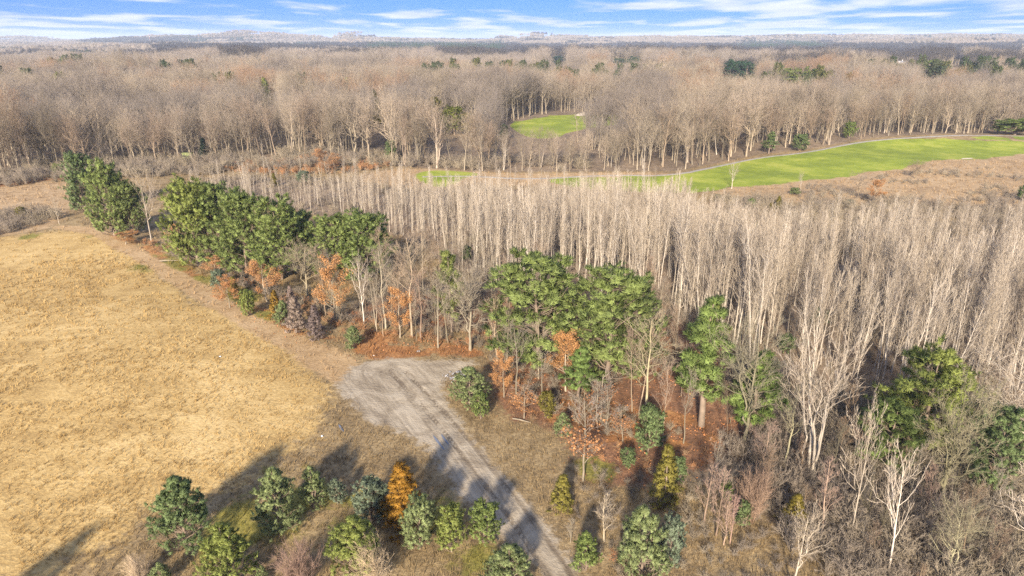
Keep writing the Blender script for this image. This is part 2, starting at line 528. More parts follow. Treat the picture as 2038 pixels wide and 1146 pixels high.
M_GROUND = ground_material()
M_ASPEN = veg_material("aspen_bark", (0.27, 0.22, 0.16), (0.54, 0.465, 0.37))
M_ASPENT = veg_material("aspen_twig", (0.26, 0.20, 0.142), (0.46, 0.375, 0.275))
M_BARK = veg_material("forest_bark", (0.18, 0.145, 0.10), (0.37, 0.30, 0.21))
M_TWIG = veg_material("forest_twig", (0.165, 0.13, 0.093), (0.38, 0.305, 0.215), big=0.012, cc=(0.29, 0.23, 0.17))
M_FTWIG = veg_material("distant_twig", (0.17, 0.14, 0.11), (0.36, 0.297, 0.23), big=0.006, cc=(0.29, 0.235, 0.19))
M_GTWIG = veg_material("grey_twig", (0.15, 0.12, 0.095), (0.26, 0.21, 0.165), big=0.02, cc=(0.20, 0.165, 0.135))
M_RTWIG = veg_material("russet_twig", (0.24, 0.145, 0.085), (0.36, 0.23, 0.14), big=0.02, cc=(0.28, 0.18, 0.115))
M_SHADETONE = veg_material("shade_tone_twig", (0.050, 0.044, 0.046), (0.085, 0.074, 0.070), big=0.01, cc=(0.052, 0.048, 0.052))  # far cloud shadow put into the twig colour, also random darker stands
M_NEEDLE = veg_material("needles", (0.95, 0.95, 0.95), (1.0, 1.0, 1.0), attr=True, rough=0.6, transl=0.35)
M_PBARK = veg_material("pine_bark", (0.17, 0.125, 0.09), (0.24, 0.18, 0.13))
M_LEAF = veg_material("dead_leaves", (0.29, 0.135, 0.052), (0.40, 0.205, 0.080), attr=True, rough=0.7, transl=0.15)
M_BUSH = veg_material("brush_twig", (0.21, 0.168, 0.115), (0.34, 0.275, 0.185), big=0.05, cc=(0.22, 0.175, 0.13))
M_WHITE = plain_material("white_paint", (0.62, 0.60, 0.57), (0.72, 0.70, 0.68))

# ------------------------------------------------------------------ mesh helpers
def build_mesh(name, parts, mats, attrs=None, smooth_mats=()):
    """parts: (V, F, material index[, per-vertex tv]); F has 3 or 4 columns"""
    V, L, LS, MI, TV = [], [], [], [], []
    off = 0
    ls = 0
    has_tv = any(len(p) > 3 for p in parts)
    for p in parts:
        v, f, mi = p[:3]
        if len(f) == 0:
            continue
        V.append(v)
        L.append((f + off).ravel())
        k = f.shape[1]
        LS.append(ls + np.arange(len(f)) * k)
        ls += len(f) * k
        MI.append(np.full(len(f), mi))
        TV.append(p[3] if len(p) > 3 else np.full(len(v), 0.5))
        off += len(v)
    V = np.concatenate(V)
    L = np.concatenate(L).astype(np.int32)
    LS = np.concatenate(LS).astype(np.int32)
    MI = np.concatenate(MI).astype(np.int32)
    me = bpy.data.meshes.new(name)
    me.vertices.add(len(V))
    me.vertices.foreach_set("co", V.astype(np.float32).ravel())
    me.loops.add(len(L))
    me.loops.foreach_set("vertex_index", L)
    me.polygons.add(len(LS))
    me.polygons.foreach_set("loop_start", LS)
    for m in mats:
        me.materials.append(m)
    me.polygons.foreach_set("material_index", MI)
    if has_tv:
        a = me.attributes.new("tv", "FLOAT", "POINT")
        a.data.foreach_set("value", np.concatenate(TV).astype(np.float32))
    if parts and all(len(p) > 4 for p in parts):
        me.polygons.foreach_set("use_smooth", np.ones(len(LS), bool))
        a = me.attributes.new("custom_normal", "FLOAT_VECTOR", "POINT")
        a.data.foreach_set("vector", np.concatenate([p[4] for p in parts]).astype(np.float32).ravel())
    me.update(calc_edges=True)
    if smooth_mats:
        sm = np.isin(MI, smooth_mats)
        me.polygons.foreach_set("use_smooth", sm)
    return me


def unit(v):
    return v / (np.linalg.norm(v, axis=-1, keepdims=True) + 1e-9)


def tubes(P, R, sides):
    n, k, _ = P.shape
    T = unit(np.gradient(P, axis=1))
    ref = np.where(np.abs(T[..., 2:3]) > 0.9, np.array([1.0, 0, 0]), np.array([0, 0, 1.0]))
    U = unit(np.cross(T, ref))
    W = np.cross(T, U)
    a = np.arange(sides) * 2 * pi / sides
    ring = P[:, :, None] + R[:, :, None, None] * (np.cos(a)[:, None] * U[:, :, None] + np.sin(a)[:, None] * W[:, :, None])
    V = ring.reshape(-1, 3)
    base = (np.arange(n)[:, None, None] * k + np.arange(k - 1)[None, :, None]) * sides
    s = np.arange(sides)[None, None]
    s2 = (s + 1) % sides
    Fq = np.stack([base + s, base + s2, base + sides + s2, base + sides + s], -1).reshape(-1, 4)
    return V, Fq


def spikes(A, B, r):
    """three-sided tapering twigs from A to B"""
    n = len(A)
    T = unit(B - A)
    ref = np.where(np.abs(T[:, 2:3]) > 0.9, np.array([1.0, 0, 0]), np.array([0, 0, 1.0]))
    U = unit(np.cross(T, ref))
    W = np.cross(T, U)
    V = np.empty((n, 4, 3))
    for i in range(3):
        a = i * 2 * pi / 3
        V[:, i] = A + np.reshape(r, (-1, 1)) * (cos(a) * U + sin(a) * W)
    V[:, 3] = B
    b = np.arange(n)[:, None] * 4
    Fq = np.concatenate([b + np.array([0, 1, 3]), b + np.array([1, 2, 3]), b + np.array([2, 0, 3])])
    return V.reshape(-1, 3), Fq


def children(P, R, per, u0, u1, amin, amax, lfun, pts, up=0.0, curve=0.0, rng=RNG, flat=0.0, rr=0.6, tip=0.25, spread=True, whorls=0):
    """branches that leave the parent polylines P (N,K,3); returns child polylines, radii and the parameter u of each"""
    n, k, _ = P.shape
    m = n * per
    idx = np.repeat(np.arange(n), per)
    if spread:
        u = u0 + (u1 - u0) * ((np.tile(np.arange(per), n) + rng.random(m)) / per)
    else:
        u = u0 + (u1 - u0) * rng.random(m)
    if whorls:
        q = (u - u0) / (u1 - u0) * whorls
        u = np.clip(u0 + (u1 - u0) * (np.round(q) + 0.22 * (q - np.round(q))) / whorls, 0.0, 0.995)
    f = u * (k - 1)
    i = np.minimum(f.astype(int), k - 2)
    t = (f - i)[:, None]
    p0 = P[idx, i]
    p1 = P[idx, i + 1]
    pos = p0 * (1 - t) + p1 * t
    rad = R[idx, i] * (1 - t[:, 0]) + R[idx, i + 1] * t[:, 0]
    tan_ = unit(p1 - p0)
    rnd = unit(rng.normal(size=(m, 3)))
    perp = unit(rnd - tan_ * np.sum(rnd * tan_, 1, keepdims=True))
    if flat > 0:
        perp[:, 2] *= (1 - flat)
        perp = unit(perp)
    a = np.radians(amin + (amax - amin) * rng.random(m))[:, None]
    d = unit(tan_ * np.cos(a) + perp * np.sin(a) + np.array([0, 0, up]))
    L = lfun(u, idx, m)[:, None]
    s = np.linspace(0, 1, pts)
    C = pos[:, None] + d[:, None] * L[:, None] * s[None, :, None]
    C[:, :, 2] += (curve * L * s[None] ** 2)
    if pts > 2:
        wob = rng.normal(size=(m, pts, 3)) * (L[:, None] * 0.045)
        wob[:, 0] = 0
        C = C + wob
    r0 = rad * rr
    CR = r0[:, None] * (1 - (1 - tip) * s[None])
    return C, CR, u


# ------------------------------------------------------------------ bare trees
def bare_tree(seed, H, r, cb, nb, ang, blen, l2, l3, l4=0, stems=1, fork=0, up=0.15, curve=0.15, tw=0.012, lean=0.02, top=0.96, stem_spread=0.18,
              shape="oval", k2=0.42, k3=0.5, leaves=0, leaf_size=0.2, leaf_low=0.0, wob=0.012, light=False):
    rng = np.random.default_rng(seed)
    K = 9
    s = np.linspace(0, 1, K)
    T = []
    TR = []
    for q in range(stems):
        h = H * (1 if q == 0 else rng.uniform(0.72, 0.98))
        a = rng.uniform(0, 2 * pi)
        ll = lean if stems == 1 else stem_spread * rng.uniform(0.5, 1.2)
        base = np.array([cos(a), sin(a)]) * (0.0 if stems == 1 else r * 1.6)
        P = np.zeros((K, 3))
        P[:, 0] = base[0] + cos(a) * ll * h * s ** 1.2
        P[:, 1] = base[1] + sin(a) * ll * h * s ** 1.2
        P[:, 2] = s * h
        w = np.cumsum(rng.normal(size=(K, 2)) * wob * H, 0)
        w -= w[0]
        P[:, :2] += w * 0.6
        P[0, 2] = -0.35
        R = r * (1.0 if q == 0 else rng.uniform(0.55, 0.85)) * (1 - 0.9 * s ** 0.9) + 0.012
        R[0] *= 1.35
        T.append(P)
        TR.append(R)
    T = np.array(T)
    TR = np.array(TR)
    if fork:
        C, CR, _ = children(T, TR, fork, max(cb - 0.12, 0.15), cb + 0.18, 18, 42, lambda u, i, m: H * (1 - u) * rng.uniform(0.75, 1.05, m), K, up=0.5, curve=0.10, rng=rng, rr=0.78, tip=0.12)
        T = np.concatenate([T, C])
        TR = np.concatenate([TR, CR])

    def l1(u, idx, m):
        q = (u - cb) / (1 - cb)
        if shape == "oval":
            prof = np.sqrt(np.clip(1 - (q * 1.25 - 0.38) ** 2 / 0.95, 0.05, 1))
        elif shape == "cone":
            prof = 1.05 - 0.8 * q
        else:                                   # columnar aspen
            prof = 0.6 + 0.5 * np.sin(np.clip(q, 0, 1) * pi) - 0.25 * q
        return blen * H * prof * rng.uniform(0.65, 1.15, m)
    B1, R1, u1 = children(T, TR, nb, cb, top, ang[0], ang[1], l1, 5, up=up, curve=curve, rng=rng, rr=0.52, tip=0.2)
    R1 = np.clip(R1, 0.012, 0.35 * r + 0.02)
    len1 = np.linalg.norm(B1[:, -1] - B1[:, 0], axis=1)
    B2, R2, _ = children(B1, R1, l2, 0.2, 0.98, 22, 52, lambda u, i, m: len1[i] * k2 * (1.15 - 0.7 * u) * rng.uniform(0.6, 1.3, m), 3, up=up * 1.2, curve=0.1, rng=rng, rr=0.6, tip=0.4)
    R2 = np.clip(R2, 0.009, 0.03)
    len2 = np.linalg.norm(B2[:, -1] - B2[:, 0], axis=1)
    A, RA, _ = children(B2, R2, l3, 0.15, 1.0, 18, 50, lambda u, i, m: np.maximum(len2[i] * k3 * (1.2 - 0.6 * u), 0.35) * rng.uniform(0.6, 1.3, m), 2, up=up * 1.2, rng=rng)
    # twigs near the leader
    TT, RT, _ = children(T, TR, max(6, nb // 2), min(cb + 0.25, 0.7), 1.0, 20, 45, lambda u, i, m: blen * H * 0.30 * rng.uniform(0.6, 1.2, m), 2, up=0.4, rng=rng)
    tw_sets = [(A, tw), (TT, tw * 1.2)]
    if l4:
        len3 = np.linalg.norm(A[:, -1] - A[:, 0], axis=1)
        A4, _, _ = children(A, RA, l4, 0.2, 0.95, 20, 50, lambda u, i, m: len3[i] * 0.55 * rng.uniform(0.6, 1.3, m), 2, up=0.2, rng=rng)
        tw_sets.append((A4, tw * 0.85))
    trunk = [(*tubes(T, TR, 7), 0), (*tubes(B1, R1, 4), 0)]
    crown = [(*tubes(B2, R2, 3), 0)]
    for a_, t_ in tw_sets:
        crown.append((*spikes(a_[:, 0], a_[:, -1], np.full(len(a_), t_)), 0))
    lf = []
    if leaves:
        src = np.concatenate([B2[:, -1], A[:, -1], A[:, 0]])
        if leaf_low > 0:
            src = src[src[:, 2] < H * leaf_low]
        p = src[rng.integers(0, len(src), leaves)] + rng.normal(size=(leaves, 3)) * 0.16
        lf = [leaf_cards(p, leaf_size, rng, 1)]
    return trunk, crown, lf


def leaf_cards(p, size, rng, mi):
    n = len(p)
    d = unit(rng.normal(size=(n, 3)) + np.array([0, 0, -0.25]))
    sd = unit(np.cross(d, rng.normal(size=(n, 3))))
    nn = np.cross(d, sd)
    L = size * rng.uniform(0.6, 1.3, n)[:, None]
    V = np.stack([p, p + d * L * 0.5 + sd * L * 0.34, p + d * L + nn * L * 0.12, p + d * L * 0.5 - sd * L * 0.34], 1)
    b = np.arange(n)[:, None] * 4
    Fq = np.concatenate([b + np.array([0, 1, 2]), b + np.array([0, 2, 3])])
    tv = np.repeat(rng.random(n), 4)
    return V.reshape(-1, 3), Fq, mi, tv


# ------------------------------------------------------------------ conifers
def tufts(pos, axis, L, w, blades, rng, mi=0, updir=0.25, spread=0.75, clump=None, ctv=None):
    """needle tufts; their shading normals follow the clump they form, as the rounded sprays of a pine do"""
    n = len(pos)
    m = n * blades
    p = np.repeat(pos, blades, 0)
    ax = np.repeat(unit(axis), blades, 0)
    d = unit(ax * 0.75 + rng.normal(size=(m, 3)) * spread * 0.6 + np.array([0, 0, updir]))
    LL = (L * rng.uniform(0.7, 1.25, m))[:, None]
    ww = (w * rng.uniform(0.8, 1.2, m))[:, None]
    st = p + d * LL * 0.05
    cc = pos if clump is None else clump
    cc = np.repeat(cc, blades, 0) - ax * L * 0.35 - np.array([0, 0, L * 0.25])
    nrm_ = unit(p + d * LL * 0.5 - cc)
    nrm_ = unit(nrm_ + np.array([0, 0, 0.15]) + rng.normal(size=(m, 3)) * 0.18)
    sd = unit(np.cross(d, nrm_ + rng.normal(size=(m, 3)) * 0.35))
    V = np.stack([st - sd * ww * 0.5, st + sd * ww * 0.5, p + d * LL + sd * ww * 0.2, p + d * LL - sd * ww * 0.2], 1)
    ng = np.cross(V[:, 1] - V[:, 0], V[:, 2] - V[:, 0])
    flip = np.sum(ng * nrm_, 1) < 0
    V[flip] = V[flip][:, [1, 0, 3, 2]]
    b = np.arange(m)[:, None] * 4
    Fq = np.concatenate([b + np.array([0, 1, 2]), b + np.array([0, 2, 3])])
    base = rng.random(n) if ctv is None else ctv * 0.65 + rng.random(n) * 0.35
    tv = np.repeat(np.clip(np.repeat(base, blades) * 0.8 + rng.random(m) * 0.2, 0, 1), 4)
    return V.reshape(-1, 3), Fq, mi, tv, np.repeat(nrm_, 4, 0)


def conifer(seed, kind, H=10.0, R=3.0, stems=1):
    """returns trunk parts, crown parts for a conifer of height H and crown radius R"""
    rng = np.random.default_rng(seed)
    K = 8
    s = np.linspace(0, 1, K)
    T = []
    TR = []
    for q in range(stems):
        P = np.zeros((K, 3))
        a = rng.uniform(0, 2 * pi)
        h = H * (1 if q == 0 else rng.uniform(0.78, 0.95))
        sp = 0 if q == 0 else R * 0.4
        P[:, 0] = cos(a) * sp * s + np.cumsum(rng.normal(size=K)) * 0.006 * H
        P[:, 1] = sin(a) * sp * s + np.cumsum(rng.normal(size=K)) * 0.006 * H
        P[:, :2] -= P[0, :2]
        P[:, 2] = s * h
        P[0, 2] = -0.3
        T.append(P)
        TR.append((0.017 * H + 0.03) * (1 - 0.93 * s) + 0.01)
    T = np.array(T)
    TR = np.array(TR)
    lump = rng.uniform(0.72, 1.18, 24)

    def az_lump(m):
        return rng.uniform(0.78, 1.15, m)
    if kind == "dense":                         # white pine of the row, foliage to the ground
        nb, u0, u1 = 92, 0.03, 0.985
        def l1(u, idx, m):
            q = (u - u0) / (u1 - u0)
            return R * np.clip(np.sqrt(np.clip(1 - (q * 1.15 - 0.32) ** 2 / 0.74, 0.01, 1)), 0.14, 1.0) * rng.uniform(0.6, 1.15, m)
        B1, R1, _ = children(T, TR, nb // stems, u0, u1, 52, 85, l1, 5, up=0.14, curve=0.24, rng=rng, rr=0.34, tip=0.25, flat=0.2, whorls=13)
        per2, k2, a2, nt_, tl, tw_, bl = 10, 0.40, (28, 62), 6, 0.48, 0.056, 11
        upd, spread, flat, uu = 0.55, 0.70, 0.6, (0.30, 1.0)
    elif kind == "white":                       # tall white pine: open flat plumes
        nb, u0, u1 = 78, 0.07, 0.985
        ang = (56, 92)
        def l1(u, idx, m):
            q = (u - u0) / (u1 - u0)
            return R * np.clip(0.66 + 0.6 * np.sin(np.clip(q * 1.5 + 0.25, 0, pi)) - 0.85 * q ** 1.6, 0.14, 1.2) * rng.uniform(0.5, 1.25, m)
        B1, R1, _ = children(T, TR, nb // stems, u0, u1, *ang, l1, 5, up=0.10, curve=0.20, rng=rng, rr=0.34, tip=0.25, flat=0.3, whorls=11)
        per2, k2, a2, nt_, tl, tw_, bl = 11, 0.40, (28, 62), 6, 0.50, 0.060, 11
        upd, spread, flat, uu = 0.38, 0.72, 0.85, (0.40, 1.0)
    elif kind == "scots":                       # young field pine: dense, lumpy
        nb, u0, u1 = 90, 0.03, 0.98
        def l1(u, idx, m):
            q = (u - u0) / (u1 - u0)
            return R * np.clip(1.02 - 0.55 * q - 0.38 * q ** 3, 0.09, 1) * rng.uniform(0.66, 1.08, m)
        B1, R1, _ = children(T, TR, nb // stems, u0, u1, 55, 90, l1, 4, up=0.10, curve=0.20, rng=rng, rr=0.36, tip=0.3, whorls=10)
        per2, k2, a2, nt_, tl, tw_, bl = 8, 0.40, (25, 60), 7, 0.27, 0.036, 12
        upd, spread, flat, uu = 0.60, 0.75, 0.15, (0.32, 1.0)
    elif kind == "round":                       # dense round evergreen
        nb, u0, u1 = 58, 0.03, 0.97
        def l1(u, idx, m):
            q = (u - u0) / (u1 - u0)
            return R * np.clip(np.sqrt(np.clip(1 - (q * 1.2 - 0.34) ** 2 / 0.78, 0.01, 1)), 0.12, 1) * rng.uniform(0.8, 1.06, m)
        B1, R1, _ = children(T, TR, nb, u0, u1, 45, 75, l1, 4, up=0.25, curve=0.14, rng=rng, rr=0.3, tip=0.3)
        per2, k2, a2, nt_, tl, tw_, bl = 8, 0.42, (25, 60), 7, 0.21, 0.034, 12
        upd, spread, flat, uu = 0.6, 0.8, 0.0, (0.30, 1.0)
    elif kind == "cone":                        # cedar / larch-like cone with drooping sprays
        nb, u0, u1 = 84, 0.03, 0.985
        def l1(u, idx, m):
            q = (u - u0) / (u1 - u0)
            return R * np.clip(1.02 - 0.93 * q ** 0.9, 0.07, 1) * rng.uniform(0.75, 1.08, m)
        B1, R1, _ = children(T, TR, nb, u0, u1, 66, 88, l1, 4, up=0.06, curve=0.04, rng=rng, rr=0.28, tip=0.3, whorls=11)
        per2, k2, a2, nt_, tl, tw_, bl = 8, 0.34, (30, 60), 4, 0.28, 0.05, 7
        upd, spread, flat, uu = 0.05, 0.7, 0.5, (0.18, 1.0)
    else:                                       # "thin": sparse narrow pine
        nb, u0, u1 = 42, 0.22, 0.985
        def l1(u, idx, m):
            q = (u - u0) / (u1 - u0)
            return R * np.clip(0.9 - 0.7 * q, 0.12, 1) * rng.uniform(0.4, 1.25, m)
        B1, R1, _ = children(T, TR, nb, u0, u1, 55, 88, l1, 5, up=0.10, curve=0.16, rng=rng, rr=0.32, tip=0.3)
        per2, k2, a2, nt_, tl, tw_, bl = 9, 0.40, (28, 60), 6, 0.40, 0.05, 11
        upd, spread, flat, uu = 0.30, 0.75, 0.6, (0.30, 1.0)
    len1 = np.linalg.norm(B1[:, -1] - B1[:, 0], axis=1)
    R1 = np.clip(R1, 0.012, 0.09)
    B2, R2, _ = children(B1, R1, per2, uu[0], uu[1], *a2, lambda u, i, m: np.maximum(len1[i] * k2 * (1.25 - 0.75 * u), 0.22) * rng.uniform(0.7, 1.2, m), 3, up=0.15, curve=0.12, rng=rng, flat=flat, rr=0.55, tip=0.5)
    R2 = np.clip(R2, 0.007, 0.03)
    # tufts gathered round the ends of the branchlets, so that they read as clumps
    u = 1.0 - rng.random((len(B2), nt_)) ** 1.5 * 0.6
    pos = B2[:, 0, None] * (1 - u[..., None]) + B2[:, -1, None] * u[..., None]
    pos[:, 0] = B2[:, -1]
    ax = np.repeat((B2[:, -1] - B2[:, 0])[:, None], nt_, 1)
    pos = pos.reshape(-1, 3) + rng.normal(size=(len(B2) * nt_, 3)) * tl * 0.22
    ax = unit(ax.reshape(-1, 3))
    cen = np.repeat(B2[:, 0] * 0.25 + B2[:, -1] * 0.75, nt_, 0)
    ctv = np.repeat(rng.random(len(B2)), nt_)
    tip = B1[:, -1]
    pos = np.concatenate([pos, tip, T[:, -1]])
    cen = np.concatenate([cen, B1[:, -1], T[:, -1]])
    ctv = np.concatenate([ctv, rng.random(len(B1) + len(T))])
    ax = np.concatenate([ax, unit(B1[:, -1] - B1[:, -2]), np.tile([[0, 0, 1.0]], (len(T), 1))])
    keep = pos[:, 2] > 0.05
    pos, ax, cen, ctv = pos[keep], ax[keep], cen[keep], ctv[keep]
    crown = [tufts(pos, ax, tl, tw_, bl, rng, 0, upd, spread, cen, ctv)]
    trunk = [(*tubes(T, TR, 7), 0), (*tubes(B1, R1, 4), 0), (*tubes(B2, R2, 3), 0)]
    return trunk, crown


# ------------------------------------------------------------------ things
def put(o, parent=None):
    COL.objects.link(o)
    if parent is not None:
        o.parent = parent
    return o


def set_tags(o, label=None, cat=None, group=None, kind=None):
    if label:
        o["label"] = label
    if cat:
        o["category"] = cat
    if group:
        o["group"] = group
    if kind:
        o["kind"] = kind
    return o


def mesh_obj(name, me, parent=None):
    return put(bpy.data.objects.new(name, me), parent)


PROTO = {}                                      # kind -> list of (trunk mesh, crown mesh, height, radius)


def tree_proto(kind, trunk, crown, H, Rad, bark, crown_mats, leaves=()):
    if len(crown[0]) > 3:
        v_ = np.concatenate([p[0] for p in crown])
        Rad = float(np.percentile(np.hypot(v_[:, 0], v_[:, 1]), 97.5))
    tm = build_mesh(kind + "_trunk", trunk, [bark], smooth_mats=(0,))
    cm = build_mesh(kind + "_crown", list(crown) + list(leaves), crown_mats)
    PROTO.setdefault(kind, []).append((tm, cm, H, Rad))


SOURCES = {}


def source(kind, trunk, crown, mats):
    """one joined mesh used by the scattered masses"""
    parts = [(p[0], p[1], 0) for p in trunk] + [(p[0], p[1], 1) for p in crown]
    me = build_mesh(kind + "_mass", parts, mats)
    o = bpy.data.objects.new(kind + "_source", me)
    SOURCES.setdefault(kind, []).append(o)


def crown_radius(crown):
    v = np.concatenate([p[0] for p in crown])
    return float(np.percentile(np.hypot(v[:, 0], v[:, 1]), 93))


def tree(kind, name, P, H, width=None, label="", cat="tree", group=None, variant=None, tint=None, bark=None, rot=None, lean=0.02, crown_name="crown", btint=None):
    v = PROTO[kind]
    tm, cm, h0, r0 = v[(random.randrange(len(v)) if variant is None else variant) % len(v)]
    o = bpy.data.objects.new(name, None)
    o.empty_display_size = 0.5
    o.location = P
    sz = H / h0
    sx = sz if width is None else (width / 2) / r0
    o.scale = (sx, sx, sz)
    o.rotation_euler = (random.gauss(0, lean), random.gauss(0, lean), random.uniform(0, 2 * pi) if rot is None else rot)
    put(o)
    set_tags(o, label, cat, group)
    t = mesh_obj("trunk", tm, o)
    c = mesh_obj(crown_name, cm, o)
    if tint is not None:
        g_ = 1.42 if kind in ("white", "dense", "thin", "scots", "round", "cone") else 1.0
        c.color = (tint[0] * g_, tint[1] * g_, tint[2] * g_, 1)
    if btint is not None:
        t.color = (*btint, 1)
        if tint is None:
            c.color = (*btint, 1)
    return o


def at_px(kind, name, bx, by, top, w, label, **kw):
    P = G(bx, by)
    P[2] -= 0.05
    H = height_to(P, top)
    width = None if w is None else w * depth(P) / F_PX
    return tree(kind, name, P, H, width, label, **kw)


_gn_cache = {}


def scatter(name, srcs, P, rot, scl, idx, label, cat, kind="stuff"):
    """one object of kind stuff: copies of the sources at many points, by geometry nodes"""
    me = bpy.data.meshes.new(name)
    n = len(P)
    me.vertices.add(n)
    me.vertices.foreach_set("co", np.asarray(P, np.float32).ravel())
    a = me.attributes.new("rot", "FLOAT_VECTOR", "POINT")
    a.data.foreach_set("vector", np.asarray(rot, np.float32).ravel())
    a = me.attributes.new("scl", "FLOAT_VECTOR", "POINT")
    a.data.foreach_set("vector", np.asarray(scl, np.float32).ravel())
    a = me.attributes.new("idx", "INT", "POINT")
    a.data.foreach_set("value", np.asarray(idx, np.int32))
    o = mesh_obj(name, me)
    set_tags(o, label, cat, None, kind)
    ng = bpy.data.node_groups.new(name + "_scatter", "GeometryNodeTree")
    ng.interface.new_socket("Geometry", in_out="INPUT", socket_type="NodeSocketGeometry")
    ng.interface.new_socket("Geometry", in_out="OUTPUT", socket_type="NodeSocketGeometry")
    gi = ng.nodes.new("NodeGroupInput")
    go = ng.nodes.new("NodeGroupOutput")
    iop = ng.nodes.new("GeometryNodeInstanceOnPoints")
    g2i = ng.nodes.new("GeometryNodeGeometryToInstance")
    for s_ in srcs:
        oi = ng.nodes.new("GeometryNodeObjectInfo")
        oi.transform_space = "ORIGINAL"
        oi.inputs["Object"].default_value = s_
        oi.inputs["As Instance"].default_value = False
        ng.links.new(oi.outputs["Geometry"], g2i.inputs[0])

    def attr(nm, dt):
        q = ng.nodes.new("GeometryNodeInputNamedAttribute")
        q.data_type = dt
        q.inputs["Name"].default_value = nm
        return q.outputs["Attribute"]
    ng.links.new(gi.outputs[0], iop.inputs["Points"])
    ng.links.new(g2i.outputs[0], iop.inputs["Instance"])
    iop.inputs["Pick Instance"].default_value = True
    ng.links.new(attr("idx", "INT"), iop.inputs["Instance Index"])
    e2r = ng.nodes.new("FunctionNodeEulerToRotation")
    ng.links.new(attr("rot", "FLOAT_VECTOR"), e2r.inputs[0])
    ng.links.new(e2r.outputs[0], iop.inputs["Rotation"])
    ng.links.new(attr("scl", "FLOAT_VECTOR"), iop.inputs["Scale"])
    ng.links.new(iop.outputs[0], go.inputs[0])
    md = o.modifiers.new("scatter", "NODES")
    md.node_group = ng
    return o


def jitter_grid(x0, x1, y0, y1, step, jit=0.45, rng=RNG):
    gx, gy = np.meshgrid(np.arange(x0, x1, step), np.arange(y0, y1, step))
    gx = gx.ravel() + rng.uniform(-jit, jit, gx.size) * step
    gy = gy.ravel() + rng.uniform(-jit, jit, gy.size) * step
    return gx, gy


def in_view(x, y, z, margin=80, top=20.0):
    """which ground points (with something `top` metres tall on them) may fall in the photograph"""
    d = y * cos(PITCH) - (z - CAM_H) * sin(PITCH)
    px = CX + F_PX * x / np.maximum(d, 1)
    k = (y * sin(PITCH) + (z + top - CAM_H) * cos(PITCH)) / np.maximum(y * cos(PITCH) - (z + top - CAM_H) * sin(PITCH), 1)
    pyt = CY - F_PX * k
    return (d > 5) & (px > -margin) & (px < 2038 + margin) & (pyt < 1146 + 60)


def photo_px(x, y, z):
    d = y * cos(PITCH) - (z - CAM_H) * sin(PITCH)
    return CX + F_PX * x / d, CY - F_PX * (y * sin(PITCH) + (z - CAM_H) * cos(PITCH)) / d

# ================================================================== the ground
def grid_object(name, X, Y, Z, faces, kind, along=None, label=None, cat=None, w=None):
    me = bpy.data.meshes.new(name)
    n = X.size
    me.vertices.add(n)
    me.vertices.foreach_set("co", np.stack([X.ravel(), Y.ravel(), Z.ravel()], 1).astype(np.float32).ravel())
    k = faces.shape[1]
    me.loops.add(faces.size)
    me.loops.foreach_set("vertex_index", faces.ravel().astype(np.int32))
    me.polygons.add(len(faces))
    me.polygons.foreach_set("loop_start", (np.arange(len(faces)) * k).astype(np.int32))
    me.materials.append(M_GROUND)
    if w is None:
        w = cover(X.ravel(), Y.ravel())
    for c in COVERS:
        a = me.attributes.new("w_" + c, "FLOAT", "POINT")
        a.data.foreach_set("value", w[c].astype(np.float32))
    if along is None:
        along = np.stack([X.ravel() * 0.4, Y.ravel() * 0.4, np.zeros(n)], 1)
    a = me.attributes.new("along", "FLOAT_VECTOR", "POINT")
    a.data.foreach_set("vector", along.astype(np.float32).ravel())
    me.update(calc_edges=True)
    me.polygons.foreach_set("use_smooth", np.ones(len(faces), bool))
    o = mesh_obj(name, me)
    set_tags(o, label, cat, None, kind)
    return o


def quads(nr, nc, wrap=False):
    r = np.arange(nr - 1)[:, None]
    c = np.arange(nc if wrap else nc - 1)[None]
    c2 = (c + 1) % nc
    return np.stack([r * nc + c, r * nc + c2, (r + 1) * nc + c2, (r + 1) * nc + c], -1).reshape(-1, 4)


rr_ = [3.0]
while rr_[-1] < 19500:
    q = rr_[-1]
    rr_.append(q * (1.12 if q < 36 else 1.0125 if q < 380 else 1.035))
rr_ = np.array(rr_)
th = np.concatenate([np.linspace(-48, 48, 241), np.linspace(54, 306, 43)])
th = np.radians(90 - th)
GX = rr_[:, None] * np.cos(th)[None]
GY = rr_[:, None] * np.sin(th)[None]
GZ = terrain(GX, GY)
Fg = quads(len(rr_), len(th), True)
Fg = Fg[:, ::-1]
gx_all = np.concatenate([GX.ravel(), [0.0]])
gy_all = np.concatenate([GY.ravel(), [0.0]])
gz_all = np.concatenate([GZ.ravel(), [float(terrain(0, 0))]])
grid_object("ground", gx_all, gy_all, gz_all, Fg, "structure")


def overlay(name, poly, step, lift, kind="structure", margin=1.4, line=None, rut=False):
    x0, y0 = poly.min(0) - margin
    x1, y1 = poly.max(0) + margin
    xs = np.arange(x0, x1 + step, step)
    ys = np.arange(y0, y1 + step, step)
    X, Y = np.meshgrid(xs, ys)
    sd = sdist(poly, X.ravel(), Y.ravel()).reshape(X.shape)
    F = quads(len(ys), len(xs))
    keep = (sd.ravel()[F] > -margin).any(1)
    F = F[keep]
    used, invi = np.unique(F, return_inverse=True)
    F = invi.reshape(F.shape)
    X = X.ravel()[used]
    Y = Y.ravel()[used]
    sd = sd.ravel()[used]
    Z = ground_z(X, Y) + lift - np.clip((-sd + 0.15) / margin, 0, 1) * (lift + 0.03)
    along = None
    if line is not None:
        along = line_coords(line, X, Y)
        if rut:
            u = along[:, 0]
            m = np.clip((sd - 0.2) / 1.0, 0, 1)
            Z = Z + m * (-0.07 * np.exp(-((np.abs(u) - 0.95) / 0.28) ** 2) + 0.03 * (vnoise(u * 6, along[:, 1], 1.2, 9) - 0.5) * 2 + 0.05 * (vnoise(X, Y, 1.6, 8) - 0.5))
    return grid_object(name, X, Y, Z, F, kind, along)


